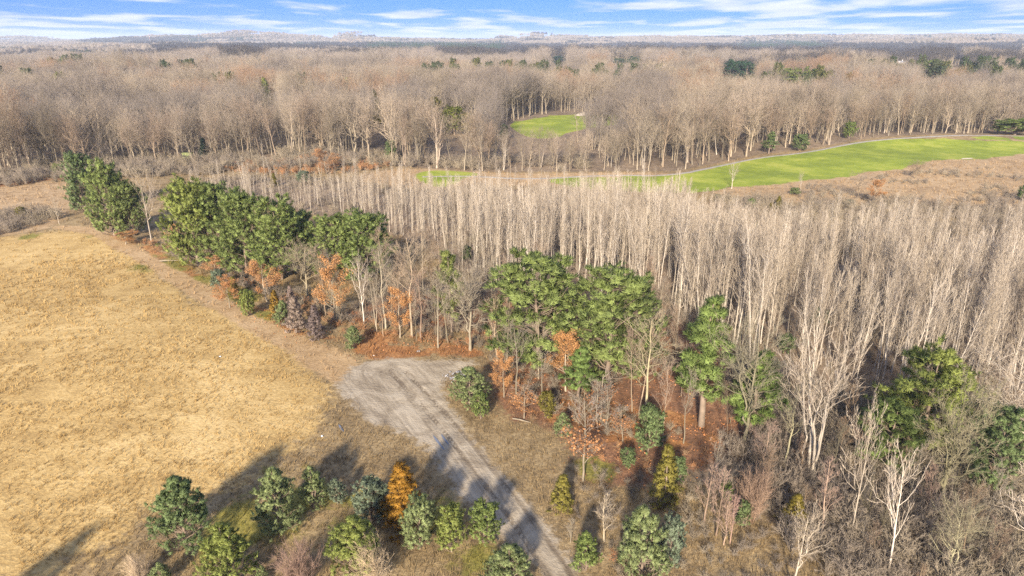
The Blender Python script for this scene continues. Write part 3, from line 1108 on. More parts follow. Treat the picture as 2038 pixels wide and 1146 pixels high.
def line_coords(line, X, Y):
    """signed distance across and distance along a centre line"""
    best = np.full(X.shape, 1e9)
    U = np.zeros(X.shape)
    Vv = np.zeros(X.shape)
    acc = 0.0
    for i in range(len(line) - 1):
        a, b = line[i], line[i + 1]
        ab = b - a
        L = np.hypot(*ab)
        t = np.clip(((X - a[0]) * ab[0] + (Y - a[1]) * ab[1]) / (L * L), 0, 1)
        dx = X - a[0] - t * ab[0]
        dy = Y - a[1] - t * ab[1]
        d = np.hypot(dx, dy)
        s = np.sign(ab[0] * dy - ab[1] * dx)
        m = d < best
        best = np.where(m, d, best)
        U = np.where(m, d * s, U)
        Vv = np.where(m, acc + t * L, Vv)
        acc += L
    # beyond the end of the line the marks swing round
    end = line[-1]
    ang = np.arctan2(Y - end[1], X - end[0])
    beyond = Vv >= acc - 1e-6
    Vv = np.where(beyond, acc + ang * 6.0, Vv)
    return np.stack([U, Vv, np.zeros(X.shape)], 1)


# height of the ground sheet as built (bilinear in its polar grid), so overlays follow it exactly
_th_front = np.degrees(pi / 2 - th)[:241]


def ground_z(X, Y):
    r = np.hypot(X, Y)
    a = np.degrees(np.arctan2(X, Y))
    i = np.clip(np.searchsorted(rr_, r) - 1, 0, len(rr_) - 2)
    j = np.clip(np.searchsorted(_th_front, a) - 1, 0, 239)
    t = np.clip((r - rr_[i]) / (rr_[i + 1] - rr_[i]), 0, 1)
    s = np.clip((a - _th_front[j]) / (_th_front[j + 1] - _th_front[j]), 0, 1)
    g = lerp_(lerp_(GZ[i, j], GZ[i, j + 1], s), lerp_(GZ[i + 1, j], GZ[i + 1, j + 1], s), t)
    return g


overlay("dirt_road", DIRT, 0.36, 0.05, line=ROADLINE, rut=True, margin=3.2)
overlay("fairway", FAIRWAY, 1.0, 0.06, margin=4.0)
overlay("tee_lawn", TEE, 1.0, 0.06, margin=1.5)
overlay("far_lawn", GREEN2, 1.6, 0.07, margin=2.0)


def ribbon(name, pts, width, lift, mat, kind="structure", step=1.0):
    line = smooth(GP(pts), 2, False)
    seg = np.hypot(*np.diff(line, axis=0).T)
    acc = np.concatenate([[0], np.cumsum(seg)])
    t = np.arange(0, acc[-1], step)
    X = np.interp(t, acc, line[:, 0])
    Y = np.interp(t, acc, line[:, 1])
    d = unit(np.stack([np.gradient(X), np.gradient(Y)], 1))
    nx = -d[:, 1]
    ny = d[:, 0]
    offs = np.linspace(-0.5, 0.5, 5)
    XX = X[:, None] + nx[:, None] * offs * width
    YY = Y[:, None] + ny[:, None] * offs * width
    ZZ = ground_z(XX, YY) + lift * (1 - (np.abs(offs) > 0.45) * 1.3)
    F = quads(len(t), 5)
    me = build_mesh(name, [(np.stack([XX.ravel(), YY.ravel(), ZZ.ravel()], 1), F, 0)], [mat], smooth_mats=(0,))
    o = mesh_obj(name, me)
    set_tags(o, kind=kind)
    return o


M_PATH = plain_material("path_gravel", (0.24, 0.215, 0.185), (0.33, 0.30, 0.26), 0.8)
ribbon("cart_path", [(840, 352), (940, 350), (1050, 357), (1200, 348), (1340, 351), (1425, 331.5), (1505, 314), (1603, 305), (1687, 286), (1757, 277.5), (1861, 271.5), (2038, 270), (2200, 270)], 2.4, 0.12, M_PATH)

# puddles standing in the wheel ruts
M_WATER, _nt, _b = new_mat("puddle_water")
_b.inputs["Base Color"].default_value = (0.15, 0.16, 0.18, 1)
_b.inputs["Roughness"].default_value = 0.12
_b.inputs["Specular IOR Level"].default_value = 0.5


def puddle(px0, px1, wid, label):
    a, b = G(*px0)[:2], G(*px1)[:2]
    n = 26
    ang = np.linspace(0, 2 * pi, n, endpoint=False)
    L = np.hypot(*(b - a))
    d = (b - a) / L
    p = np.stack([np.cos(ang) * L / 2, np.sin(ang) * wid * (1 + 0.25 * np.sin(3 * ang + 1))], 1)
    x = (a[0] + b[0]) / 2 + p[:, 0] * d[0] - p[:, 1] * d[1]
    y = (a[1] + b[1]) / 2 + p[:, 0] * d[1] + p[:, 1] * d[0]
    z = np.full(n, float(ground_z(np.array([(a[0] + b[0]) / 2]), np.array([(a[1] + b[1]) / 2]))[0]) + 0.10)
    V = np.concatenate([np.stack([x, y, z], 1), np.stack([x, y, z - 0.15], 1)])
    F4 = np.array([[i, (i + 1) % n, n + (i + 1) % n, n + i] for i in range(n)])[:, ::-1]
    T3 = np.array([[0, i, i + 1] for i in range(1, n - 1)])
    o = mesh_obj("puddle", build_mesh("puddle", [(V, F4, 0), (V, T3, 0)], [M_WATER]))
    set_tags(o, label, "puddle", "puddles in the wheel ruts")


puddle((862, 868), (884, 896), 0.13, "thin blue puddle in the outer rut at the left edge of the dirt road")
puddle((878, 866), (893, 886), 0.11, "shorter blue puddle in the rut nearer the middle of the dirt road")
puddle((674, 846), (684, 860), 0.11, "small puddle in a rut in the brown grass below the dirt clearing")

# ================================================================== plants: prototypes
A_ARGS = dict(ang=(16, 36), blen=0.19, l2=5, l3=4, up=0.35, curve=0.16, tw=0.0075, shape="column", k2=0.42, k3=0.62, wob=0.007)
for i in range(7):
    t_, c_, _ = bare_tree(100 + i, 14.5, 0.066, 0.12 + 0.08 * (i % 3), 32, **A_ARGS)
    tree_proto("aspen", t_, c_, 14.5, crown_radius(c_), M_ASPEN, [M_ASPENT])
for i in range(3):                              # two-stemmed aspens
    t_, c_, _ = bare_tree(120 + i, 14.0, 0.075, 0.40, 20, stems=2, stem_spread=0.10, **A_ARGS)
    tree_proto("aspen", t_, c_, 14.0, crown_radius(c_), M_ASPEN, [M_ASPENT])
A2 = dict(A_ARGS, l2=5, l3=4, tw=0.0095)
for i in range(6):
    t_, c_, _ = bare_tree(140 + i, 14.5, 0.07, 0.14 + 0.07 * (i % 3), 24, **A2)
    source("aspen", t_, c_, [M_ASPEN, M_ASPENT])
F_ARGS = dict(ang=(22, 50), blen=0.34, l2=6, l3=5, up=0.22, curve=0.18, tw=0.020, k2=0.45, k3=0.5, wob=0.012)
for i in range(5):
    t_, c_, _ = bare_tree(200 + i, 20, 0.22, 0.32 + 0.06 * (i % 3), 15, fork=2 if i % 2 else 1, **F_ARGS)
    tree_proto("forest", t_, c_, 20, crown_radius(c_), M_BARK, [M_TWIG])
F2 = dict(F_ARGS, l2=6, l3=5, tw=0.024)
for i in range(4):                              # low-branched, broad-limbed trees of the wood's edge
    t_, c_, _ = bare_tree(212 + i, 20, 0.26, 0.14 + 0.05 * i, 16, (32, 66), 0.36, 6, 6, fork=3 if i % 2 else 2, up=0.16, curve=0.14, tw=0.019, wob=0.02, lean=0.06, k2=0.45, k3=0.5)
    tree_proto("forest", t_, c_, 20, crown_radius(c_), M_BARK, [M_TWIG])
t_, c_, _ = bare_tree(217, 20, 0.2, 0.35, 10, (24, 50), 0.30, 6, 5, stems=3, stem_spread=0.14, up=0.22, curve=0.16, tw=0.02, wob=0.016)
tree_proto("forest", t_, c_, 20, crown_radius(c_), M_ASPEN, [M_TWIG])
for i in range(6):
    t_, c_, _ = bare_tree(220 + i, 20, 0.22, 0.32 + 0.06 * (i % 3), 13, fork=2 if i % 2 else 1, **F2)
    source("forest", t_, c_, [M_BARK, M_TWIG])
    source("grey_forest", t_, c_, [M_BARK, M_GTWIG])
    source("russet_forest", t_, c_, [M_BARK, M_RTWIG])
F3 = dict(F_ARGS, l2=6, l3=5, tw=0.034)
for i in range(6):
    t_, c_, _ = bare_tree(240 + i, 20, 0.26, 0.42, 10, fork=2 if i % 2 else 0, **F3)
    source("far_forest", t_, c_, [M_BARK, M_FTWIG])
    source("shade_tone_forest", t_, c_, [M_BARK, M_SHADETONE])
for i in range(3):                              # slim woodland trees
    t_, c_, _ = bare_tree(300 + i, 12, 0.10, 0.38, 18, (30, 58), 0.24, 5, 5, l4=2, up=0.18, curve=0.14, tw=0.012)
    tree_proto("slim", t_, c_, 12, crown_radius(c_), M_BARK, [M_TWIG])
for i in range(3):                              # saplings, fine upswept twigs
    t_, c_, _ = bare_tree(320 + i, 6, 0.055, 0.22, 20, (30, 50), 0.30, 6, 4, up=0.25, curve=0.2, tw=0.010, shape="cone")
    tree_proto("sapling", t_, c_, 6, crown_radius(c_), M_BARK, [M_TWIG])
for i in range(3):                              # broad crown, wide fork
    t_, c_, _ = bare_tree(340 + i, 12, 0.20, 0.28, 16, (38, 72), 0.36, 6, 6, l4=2, fork=2, up=0.12, curve=0.12, tw=0.013)
    tree_proto("broad", t_, c_, 12, crown_radius(c_), M_BARK, [M_TWIG])
for i in range(3):                              # white-limbed, few strong branches
    t_, c_, _ = bare_tree(360 + i, 9, 0.12, 0.30, 12, (34, 60), 0.34, 5, 4, fork=1, up=0.28, curve=0.25, tw=0.016, k2=0.4)
    tree_proto("pale", t_, c_, 9, crown_radius(c_), M_ASPEN, [M_ASPENT])
t_, c_, _ = bare_tree(380, 15, 0.17, 0.40, 9, (25, 52), 0.26, 5, 5, stems=5, stem_spread=0.20, up=0.3, curve=0.2, tw=0.015, wob=0.02)
tree_proto("multistem", t_, c_, 15, crown_radius(c_), M_ASPEN, [M_ASPENT])
t_, c_, _ = bare_tree(381, 15, 0.30, 0.22, 12, (40, 85), 0.42, 6, 6, l4=2, fork=4, up=0.10, curve=0.05, tw=0.016, wob=0.03, lean=0.12)
tree_proto("gnarled", t_, c_, 15, crown_radius(c_), M_ASPEN, [M_ASPENT])
for i in range(3):                              # oaks that keep their dead leaves
    t_, c_, l_ = bare_tree(400 + i, 9, 0.10, 0.22, 18, (40, 75), 0.30, 6, 4, up=0.1, curve=0.12, tw=0.012, leaves=7000, leaf_size=0.145)
    tree_proto("leafy", t_, c_, 9, crown_radius(c_), M_BARK, [M_TWIG, M_LEAF], l_)
for i in range(3):                              # saplings with a few leaves
    t_, c_, l_ = bare_tree(420 + i, 7, 0.06, 0.20, 18, (38, 68), 0.26, 5, 4, up=0.12, curve=0.12, tw=0.011, leaves=620, leaf_size=0.16, leaf_low=0.75)
    tree_proto("fewleaf", t_, c_, 7, crown_radius(c_), M_BARK, [M_TWIG, M_LEAF], l_)


def bush_mesh(seed, H, R, stems, l2, l3, tw):
    rng = np.random.default_rng(seed)
    a = rng.uniform(0, 2 * pi, stems)
    el = rng.uniform(0.15, 1.0, stems)
    s = np.linspace(0, 1, 4)
    d = np.stack([np.cos(a) * R * el, np.sin(a) * R * el, H * np.sqrt(np.clip(1.06 - el ** 2, 0.05, 1))], 1) * rng.uniform(0.75, 1.05, stems)[:, None]
    P = d[:, None] * s[None, :, None]
    P[:, :, :2] *= (0.5 + 0.5 * s)[None, :, None]
    P[:, 1:] += rng.normal(size=(stems, 3, 3)) * 0.05 * H
    P[:, 0, 2] = -0.15
    Rr = np.full((stems, 4), 0.02) * (1.2 - s)[None]
    B2, R2, _ = children(P, Rr, l2, 0.2, 0.98, 20, 50, lambda u, i, m: 0.32 * H * rng.uniform(0.6, 1.2, m), 2, up=0.2, rng=rng)
    A, _, _ = children(B2, R2, l3, 0.2, 1.0, 20, 55, lambda u, i, m: 0.16 * H * rng.uniform(0.6, 1.3, m), 2, up=0.15, rng=rng)
    st = [(*tubes(P, Rr, 3), 0)]
    cr = [(*spikes(B2[:, 0], B2[:, -1], np.full(len(B2), tw * 1.2)), 0), (*spikes(A[:, 0], A[:, -1], np.full(len(A), tw)), 0)]
    return st, cr


for i in range(4):
    st, cr = bush_mesh(500 + i, 1.6, 1.5, 16, 7, 6, 0.011)
    source("brush", st, cr, [M_BUSH, M_BUSH])
M_RBUSH = veg_material("rust_brush_twig", (0.27, 0.125, 0.06), (0.40, 0.20, 0.085), big=0.3, cc=(0.26, 0.16, 0.085))
for i in range(3):
    st, cr = bush_mesh(540 + i, 1.2, 1.3, 14, 7, 5, 0.018)
    source("rust_brush", st, cr, [M_BUSH, M_RBUSH])
for i in range(3):                              # rounded thickets that stand as things
    st, cr = bush_mesh(520 + i, 3.0, 2.3, 40, 12, 8, 0.009)
    tree_proto("bush", st, cr, 3.0, 2.2, M_BUSH, [M_BUSH])

for i in range(4):
    tree_proto("white", *conifer(600 + i, "white", 16, 5.0, 1 + (i == 1)), 16, 5.0, M_PBARK, [M_NEEDLE])
for i in range(3):
    tree_proto("dense", *conifer(610 + i, "dense", 14, 5.0, 1 + (i == 2)), 14, 5.0, M_PBARK, [M_NEEDLE])
for i in range(4):
    tree_proto("scots", *conifer(620 + i, "scots", 8, 3.2, 2 if i in (1, 3) else 1), 8, 3.2, M_PBARK, [M_NEEDLE])
for i in range(3):
    tree_proto("round", *conifer(640 + i, "round", 5, 2.1), 5, 2.1, M_PBARK, [M_NEEDLE])
for i in range(3):
    tree_proto("cone", *conifer(660 + i, "cone", 7, 2.2), 7, 2.2, M_PBARK, [M_NEEDLE])
for i in range(3):
    tree_proto("thin", *conifer(680 + i, "thin", 13, 3.0), 13, 3.0, M_PBARK, [M_NEEDLE])

# ================================================================== named trees and shrubs
# foliage tints (true needle colours)
BLUE = (0.205, 0.235, 0.100)
DEEP = (0.145, 0.185, 0.075)
GREEN = (0.175, 0.215, 0.065)
YELLOW = (0.215, 0.24, 0.066)
OLIVE = (0.18, 0.155, 0.035)
GOLD = (0.235, 0.125, 0.020)
GREYG = (0.165, 0.195, 0.125)
DEAD = (0.26, 0.20, 0.155)
PINE = (0.180, 0.215, 0.068)

g_field = "evergreens along the edge of the mown field"
CON = [  # kind, name, base x, base y, top y, width, tint, variant, label, category
    ("scots", "pine_tree", 372, 1088, 952, 122, DEEP, 0, "tall dark green pine with a shaded flank standing closest to the golden field", "pine tree"),
    ("scots", "pine_tree", 458, 1162, 1048, 118, YELLOW, 1, "bright yellow-green bushy pine between the dark pine and the pinkish thicket", "pine tree"),
    ("scots", "pine_tree", 556, 1056, 938, 98, BLUE, 2, "largest blue-green pine of the row of three with a ragged left side", "pine tree"),
    ("scots", "pine_tree", 624, 1012, 932, 66, BLUE, 3, "middle blue-green pine of the row of three, with an open crown", "pine tree"),
    ("scots", "pine_tree", 672, 1003, 956, 44, GREYG, 4, "smallest pale pine at the end of the row of three", "pine tree"),
    ("round", "juniper_bush", 740, 1040, 968, 78, GREYG, 0, "wide grey-green juniper tucked behind the golden conifer", "juniper"),
    ("cone", "golden_conifer", 808, 1046, 932, 104, GOLD, 0, "golden orange cone-shaped conifer among green pines beside the road", "conifer"),
    ("round", "pine_tree", 836, 1092, 1003, 74, BLUE, 1, "round blue-green pine directly below the golden conifer", "pine tree"),
    ("round", "pine_tree", 899, 1098, 1020, 62, YELLOW, 2, "round olive-green pine between two darker round ones beside the road", "pine tree"),
    ("round", "pine_tree", 962, 1080, 1008, 68, GREEN, 0, "round dark green pine on the left verge touching the dirt road", "pine tree"),
    ("scots", "pine_tree", 710, 1142, 1030, 124, YELLOW, 4, "broad bright green pine beside the grey twiggy bush", "pine tree"),
    ("scots", "pine_tree", 1012, 1178, 1090, 116, BLUE, 3, "blue-green pine cut by the picture's lower edge beside the dirt road", "pine tree"),
    ("scots", "pine_tree", 1166, 1136, 1060, 62, GREEN, 0, "small green pine on the right verge across the road from the round pines", "pine tree"),
    ("scots", "pine_tree", 1275, 1166, 1014, 112, BLUE, 2, "big silvery blue pine with several leaders right of the dirt road", "pine tree"),
    ("round", "pine_tree", 1330, 1140, 1040, 60, GREYG, 1, "greyish half-bare evergreen leaning on the big silvery pine", "pine tree"),
    ("scots", "pine_tree", 322, 1168, 1124, 46, BLUE, 2, "small blue-green pine peeping in beside the grey bush below the dark pine", "pine tree"),
    ("scots", "pine_tree", 524, 1162, 1128, 30, BLUE, 1, "tiny blue-green pine between the yellow-green pine and the pinkish thicket", "pine tree"),
    ("scots", "pine_tree", 934, 806, 733, 86, BLUE, 1, "bluish pine at the corner of the dirt clearing beside the rubble pile", "pine tree"),
    ("round", "cedar_tree", 957, 834, 789, 38, GREEN, 0, "little bright green cedar in front of the bluish clearing pine", "cedar"),
    ("round", "cedar_tree", 1085, 832, 786, 36, OLIVE, 1, "small olive cedar in the rusty leaves under leafless saplings", "cedar"),
    ("scots", "pine_tree", 1118, 869, 823, 38, BLUE, 0, "small blue-green pine beside the leafy maple trunk right of the road", "pine tree"),
    ("round", "pine_tree", 1289, 900, 820, 58, DEEP, 2, "dark green egg-shaped pine standing in red-brown leaf litter", "pine tree"),
    ("round", "pine_tree", 1247, 927, 897, 36, DEEP, 1, "low dark green bush-like pine below the egg-shaped dark pine", "pine tree"),
    ("cone", "juniper_tree", 1118, 1013, 948, 50, OLIVE, 1, "thin olive juniper standing alone in brown weeds right of the road", "juniper"),
    ("cone", "juniper_tree", 1322, 1003, 896, 66, OLIVE, 2, "tall olive cone-shaped juniper with a pointed top", "juniper"),
    ("round", "cedar_tree", 1347, 962, 915, 34, DEEP, 0, "dark green cedar pressed against the right side of the tall olive juniper", "cedar"),
    ("round", "cedar_tree", 1476, 1052, 1004, 30, DEEP, 2, "small dark green cedar below the round brown thicket", "cedar"),
    ("round", "cedar_tree", 1442, 1000, 966, 30, GREEN, 1, "small green cedar left of the round brown thicket among pink saplings", "cedar"),
    ("cone", "juniper_tree", 1576, 1052, 986, 60, (0.19, 0.15, 0.03), 0, "gold-olive juniper behind the forked white tree", "juniper"),
    ("scots", "pine_tree", 705, 693, 650, 42, BLUE, 4, "small round pine alone on the weedy strip above the dirt clearing", "pine tree"),
    ("scots", "pine_tree", 562, 648, 600, 36, BLUE, 0, "blue-green young pine between the orange shrub and the grey dead conifers", "pine tree"),
    ("cone", "dead_conifer", 590, 660, 592, 42, DEAD, 1, "larger grey-brown dead conifer beside the blue-green young pine", "dead conifer"),
    ("cone", "dead_conifer", 628, 673, 611, 38, (0.19, 0.145, 0.125), 2, "smaller grey-brown dead conifer at the end of the shrub row", "dead conifer"),
    ("cone", "dead_conifer", 581, 612, 570, 24, (0.24, 0.18, 0.15), 0, "thin grey dead conifer rising behind the larger dead one", "dead conifer"),
    ("cone", "juniper_tree", 551, 636, 580, 34, (0.24, 0.15, 0.03), 0, "rusty olive juniper left of the blue-green young pine", "juniper"),
    ("round", "cedar_tree", 496, 628, 583, 34, YELLOW, 1, "small yellow-green cedar on the grass beside the mown track", "cedar"),
    ("round", "cedar_tree", 438, 578, 541, 32, GREYG, 2, "small pale green cedar at the foot of the large pines", "cedar"),
    ("cone", "juniper_tree", 466, 590, 552, 26, OLIVE, 1, "dark olive juniper behind the orange shrubs by the track", "juniper"),
    # tall white pines
    ("white", "white_pine", 1072, 732, 523, 206, PINE, 0, "left one of the two big layered pines above the dirt road", "pine tree"),
    ("white", "white_pine", 1208, 766, 558, 204, PINE, 2, "right one of the two big layered pines above the dirt road", "pine tree"),
    ("white", "white_pine", 1270, 730, 590, 90, (0.17, 0.19, 0.075), 3, "paler pine half hidden behind the right big layered pine", "pine tree"),
    ("thin", "white_pine", 1396, 848, 608, 118, (0.16, 0.205, 0.06), 0, "narrow tall pine with a bare lower trunk right of the big layered pines", "pine tree"),
    ("white", "white_pine", 1832, 900, 706, 184, YELLOW, 1, "big yellow-green pine standing in the leafless wood on the right", "pine tree"),
    ("white", "white_pine", 1762, 945, 812, 128, (0.13, 0.165, 0.05), 3, "lower dark pine leaning out left below the big yellow-green pine", "pine tree"),
    ("white", "white_pine", 1965, 985, 828, 110, DEEP, 2, "dark pine half hidden behind the gnarled oak at the right edge", "pine tree"),
    ("thin", "white_pine", 1490, 872, 700, 110, (0.13, 0.175, 0.045), 1, "dark thin pine showing through the broad grey leafless tree", "pine tree"),
    ("thin", "white_pine", 900, 664, 503, 64, (0.20, 0.22, 0.07), 2, "narrow light green pine behind the grey spreading tree", "pine tree"),
    ("thin", "white_pine", 1150, 800, 690, 70, (0.14, 0.19, 0.055), 1, "short open pine under the two big layered pines", "pine tree"),
    ("white", "white_pine", 1010, 700, 650, 50, DEEP, 1, "low dark pine bough at the left foot of the big layered pines", "pine tree"),
    ("dense", "white_pine", 170, 424, 316, 62, DEEP, 0, "slim dark pine at the left end of the pine row beyond the field", "pine tree"),
    ("dense", "white_pine", 228, 470, 333, 92, PINE, 2, "tall pine with two tops second from the left end of the pine row", "pine tree"),
    ("dense", "white_pine", 268, 468, 372, 70, (0.15, 0.175, 0.06), 3, "lower pine behind the pale forked tree in the pine row", "pine tree"),
    ("dense", "white_pine", 396, 530, 374, 112, YELLOW, 1, "yellowish pine at the left of the dense pine clump", "pine tree"),
    ("dense", "white_pine", 440, 530, 382, 110, PINE, 0, "dark-topped pine in the left half of the dense pine clump", "pine tree"),
    ("dense", "white_pine", 492, 548, 396, 108, PINE, 3, "middle pine of the dense pine clump above the orange shrubs", "pine tree"),
    ("dense", "white_pine", 560, 556, 408, 140, (0.185, 0.22, 0.068), 2, "broad pine right of the middle in the dense pine clump", "pine tree"),
    ("dense", "white_pine", 607, 536, 432, 70, DEEP, 0, "narrow darker pine on the right flank of the dense pine clump", "pine tree"),
    ("dense", "white_pine", 672, 556, 440, 108, (0.19, 0.225, 0.07), 1, "left half of the twin pines right of the gap in the pine row", "pine tree"),
    ("dense", "white_pine", 730, 560, 434, 106, (0.18, 0.22, 0.07), 3, "rightmost pine of the pine row, beside the leafless round-topped tree", "pine tree"),
    # far conifers standing in the woods
    ("cone", "cedar_tree", 535, 232, 162, 26, YELLOW, 0, "yellow-green cedar standing taller than the leafless woods on the left", "cedar"),
    ("cone", "cedar_tree", 748, 252, 186, 24, OLIVE, 1, "dark olive cedar in the leafless woods left of the second green", "cedar"),
    ("cone", "cedar_tree", 692, 215, 160, 18, YELLOW, 2, "pointed yellowish cedar far back in the leafless woods", "cedar"),
    ("round", "cedar_tree", 868, 262, 205, 26, OLIVE, 0, "olive cedar at the left of the evergreen group near the second green", "cedar"),
    ("round", "cedar_tree", 905, 268, 222, 42, (0.13, 0.14, 0.03), 1, "wide olive evergreen beside the second green", "evergreen tree"),
    ("round", "cedar_tree", 935, 268, 232, 26, OLIVE, 2, "smaller olive cedar closing the evergreen group near the second green", "cedar"),
    ("round", "cedar_tree", 1002, 278, 250, 18, DEEP, 0, "dark little evergreen at the left tip of the second green", "evergreen tree"),
    ("round", "cedar_tree", 780, 322, 284, 24, DEEP, 1, "dark evergreen in front of the bare wood above the tan strip", "evergreen tree"),
    ("cone", "cedar_tree", 408, 318, 276, 26, (0.05, 0.075, 0.05), 2, "dark spruce beside the green hunting blind at the wood's edge", "spruce"),
    ("round", "cedar_tree", 605, 366, 343, 28, GREYG, 2, "pale green juniper in the orange weeds beyond the pine row", "juniper"),
    ("cone", "cedar_tree", 546, 372, 346, 20, OLIVE, 0, "olive juniper among the aspens beyond the pine row", "juniper"),
    ("round", "cedar_tree", 118, 345, 327, 26, YELLOW, 1, "low yellow-green bush at the left wood's edge", "juniper"),
    ("round", "cedar_tree", 44, 436, 414, 18, OLIVE, 2, "round olive juniper in the grey brush at the left", "juniper"),
    ("scots", "pine_tree", 1494, 420, 395, 30, BLUE, 0, "blue-green pine in the scrub below the golf fairway", "pine tree"),
    ("cone", "cedar_tree", 1548, 420, 391, 18, OLIVE, 1, "dark olive cedar right of the blue-green scrub pine", "cedar"),
    ("cone", "cedar_tree", 1532, 428, 404, 18, (0.16, 0.13, 0.02), 2, "shorter gold-olive cedar in the scrub below the fairway", "cedar"),
    ("cone", "cedar_tree", 1441, 402, 387, 14, OLIVE, 0, "small dark cedar at the tan bank below the fairway", "cedar"),
    ("round", "cedar_tree", 1428, 401, 388, 15, BLUE, 1, "small blue-green bush at the left end of the tan bank", "juniper"),
    ("round", "cedar_tree", 1582, 388, 375, 22, BLUE, 2, "low blue-green juniper just under the fairway's edge", "juniper"),
    ("round", "cedar_tree", 1690, 408, 398, 20, GREYG, 0, "low pale juniper beside the orange oak in the rough", "juniper"),
    ("scots", "pine_tree", 1500, 470, 441, 26, DEEP, 1, "dark blue pine in front of the scrub between the aspen stands", "pine tree"),
    ("round", "cedar_tree", 1455, 452, 432, 20, GREYG, 1, "pale grey-green juniper in the scrub between the aspen stands", "juniper"),
    ("round", "pine_tree", 1625, 645, 617, 42, DEEP, 2, "dark green evergreen deep among the aspen trunks", "evergreen tree"),
    ("round", "pine_tree", 1563, 702, 668, 32, DEEP, 0, "dark green evergreen among aspens above the multi-stemmed pale tree", "evergreen tree"),
    ("thin", "pine_tree", 1425, 690, 612, 50, YELLOW, 1, "yellow-green young pine among the lower aspens", "pine tree"),
    ("round", "cedar_tree", 928, 520, 492, 22, DEEP, 2, "dark evergreen at the foot of the aspens behind the light green pine", "evergreen tree"),
    ("round", "cedar_tree", 2034, 400, 372, 24, DEEP, 0, "dark evergreen at the picture's right edge in the golf rough", "evergreen tree"),
    ("white", "white_pine", 1458, 172, 128, 40, (0.05, 0.10, 0.05), 0, "left dark pine of the dark grove far behind the fairway wood", "pine tree"),
    ("white", "white_pine", 1482, 172, 130, 40, (0.05, 0.10, 0.05), 2, "right dark pine of the dark grove far behind the fairway wood", "pine tree"),
    ("white", "white_pine", 1448, 168, 140, 26, (0.055, 0.11, 0.05), 1, "low dark pine closing the dark grove on its left", "pine tree"),
    ("white", "white_pine", 1562, 176, 142, 30, YELLOW, 3, "leftmost of the yellow-green pines behind the fairway wood", "pine tree"),
    ("white", "white_pine", 1592, 178, 140, 36, YELLOW, 1, "second of the yellow-green pines behind the fairway wood", "pine tree"),
    ("white", "white_pine", 1622, 178, 144, 32, (0.12, 0.16, 0.04), 0, "third of the yellow-green pines behind the fairway wood", "pine tree"),
    ("white", "white_pine", 1848, 172, 128, 30, PINE, 0, "taller pine in front of the white-roofed houses", "pine tree"),
    ("white", "white_pine", 1872, 172, 136, 30, YELLOW, 2, "rounder pine in front of the white-roofed houses", "pine tree"),
    ("white", "white_pine", 1914, 128, 106, 16, DEEP, 3, "single dark pine on the far slope above the houses", "pine tree"),
    ("white", "white_pine", 1260, 134, 118, 28, (0.07, 0.12, 0.05), 1, "round far pine in a gap of the pinkish woods", "pine tree"),
    ("white", "white_pine", 1230, 134, 121, 26, (0.09, 0.13, 0.05), 3, "low far pine beside the round far pine", "pine tree"),
    ("white", "white_pine", 1112, 132, 117, 24, (0.04, 0.08, 0.06), 2, "dark far pine at the edge of the shaded woods", "pine tree"),
    ("round", "cedar_tree", 1690, 276, 246, 26, GREEN, 1, "bright green evergreen between trunks behind the fairway", "evergreen tree"),
    ("round", "cedar_tree", 2020, 268, 244, 60, GREEN, 2, "wide green shrub under the wood at the far right of the fairway", "evergreen tree"),
    ("round", "cedar_tree", 1590, 300, 270, 34, DEEP, 0, "dark evergreen between trunks where the path bends", "evergreen tree"),
    ("thin", "cedar_tree", 1530, 306, 262, 30, DEEP, 1, "tall dark evergreen inside the wood above the path", "evergreen tree"),
]
for kind, nm, bx, by, top, w, tint, var, lab, cat in CON:
    if by < 275:
        w, top = w * 1.35, top - 4              # the far ones keep their crowns clear of the woods around
    if kind == "scots":
        w *= 0.92
    at_px(kind, nm, bx, by, top, w, lab, cat=cat, tint=tint, variant=var)

FAR_SPOTS = [(c[1 + 1], c[3], c[4], c[5]) for c in CON if c[3] < 310]
FAR_SPOTS += [(1792, 133, 120, 26), (1880, 143, 131, 20), (1893, 143, 131, 22), (1930, 150, 138, 22), (1946, 151, 139, 22)]


def hides_spot(x, y, z, h):
    """trees that would stand in front of one of the far evergreens or houses"""
    a, b = photo_px(x, y, z)
    a2, b2 = photo_px(x, y, z + h)
    r = np.zeros(np.shape(x), bool)
    for sx, sb, st, sw in FAR_SPOTS:
        r |= (np.abs(a2 - sx) < sw * 0.85) & (b > sb - 3) & (b2 < st + (sb - st) * 0.70)
    return r


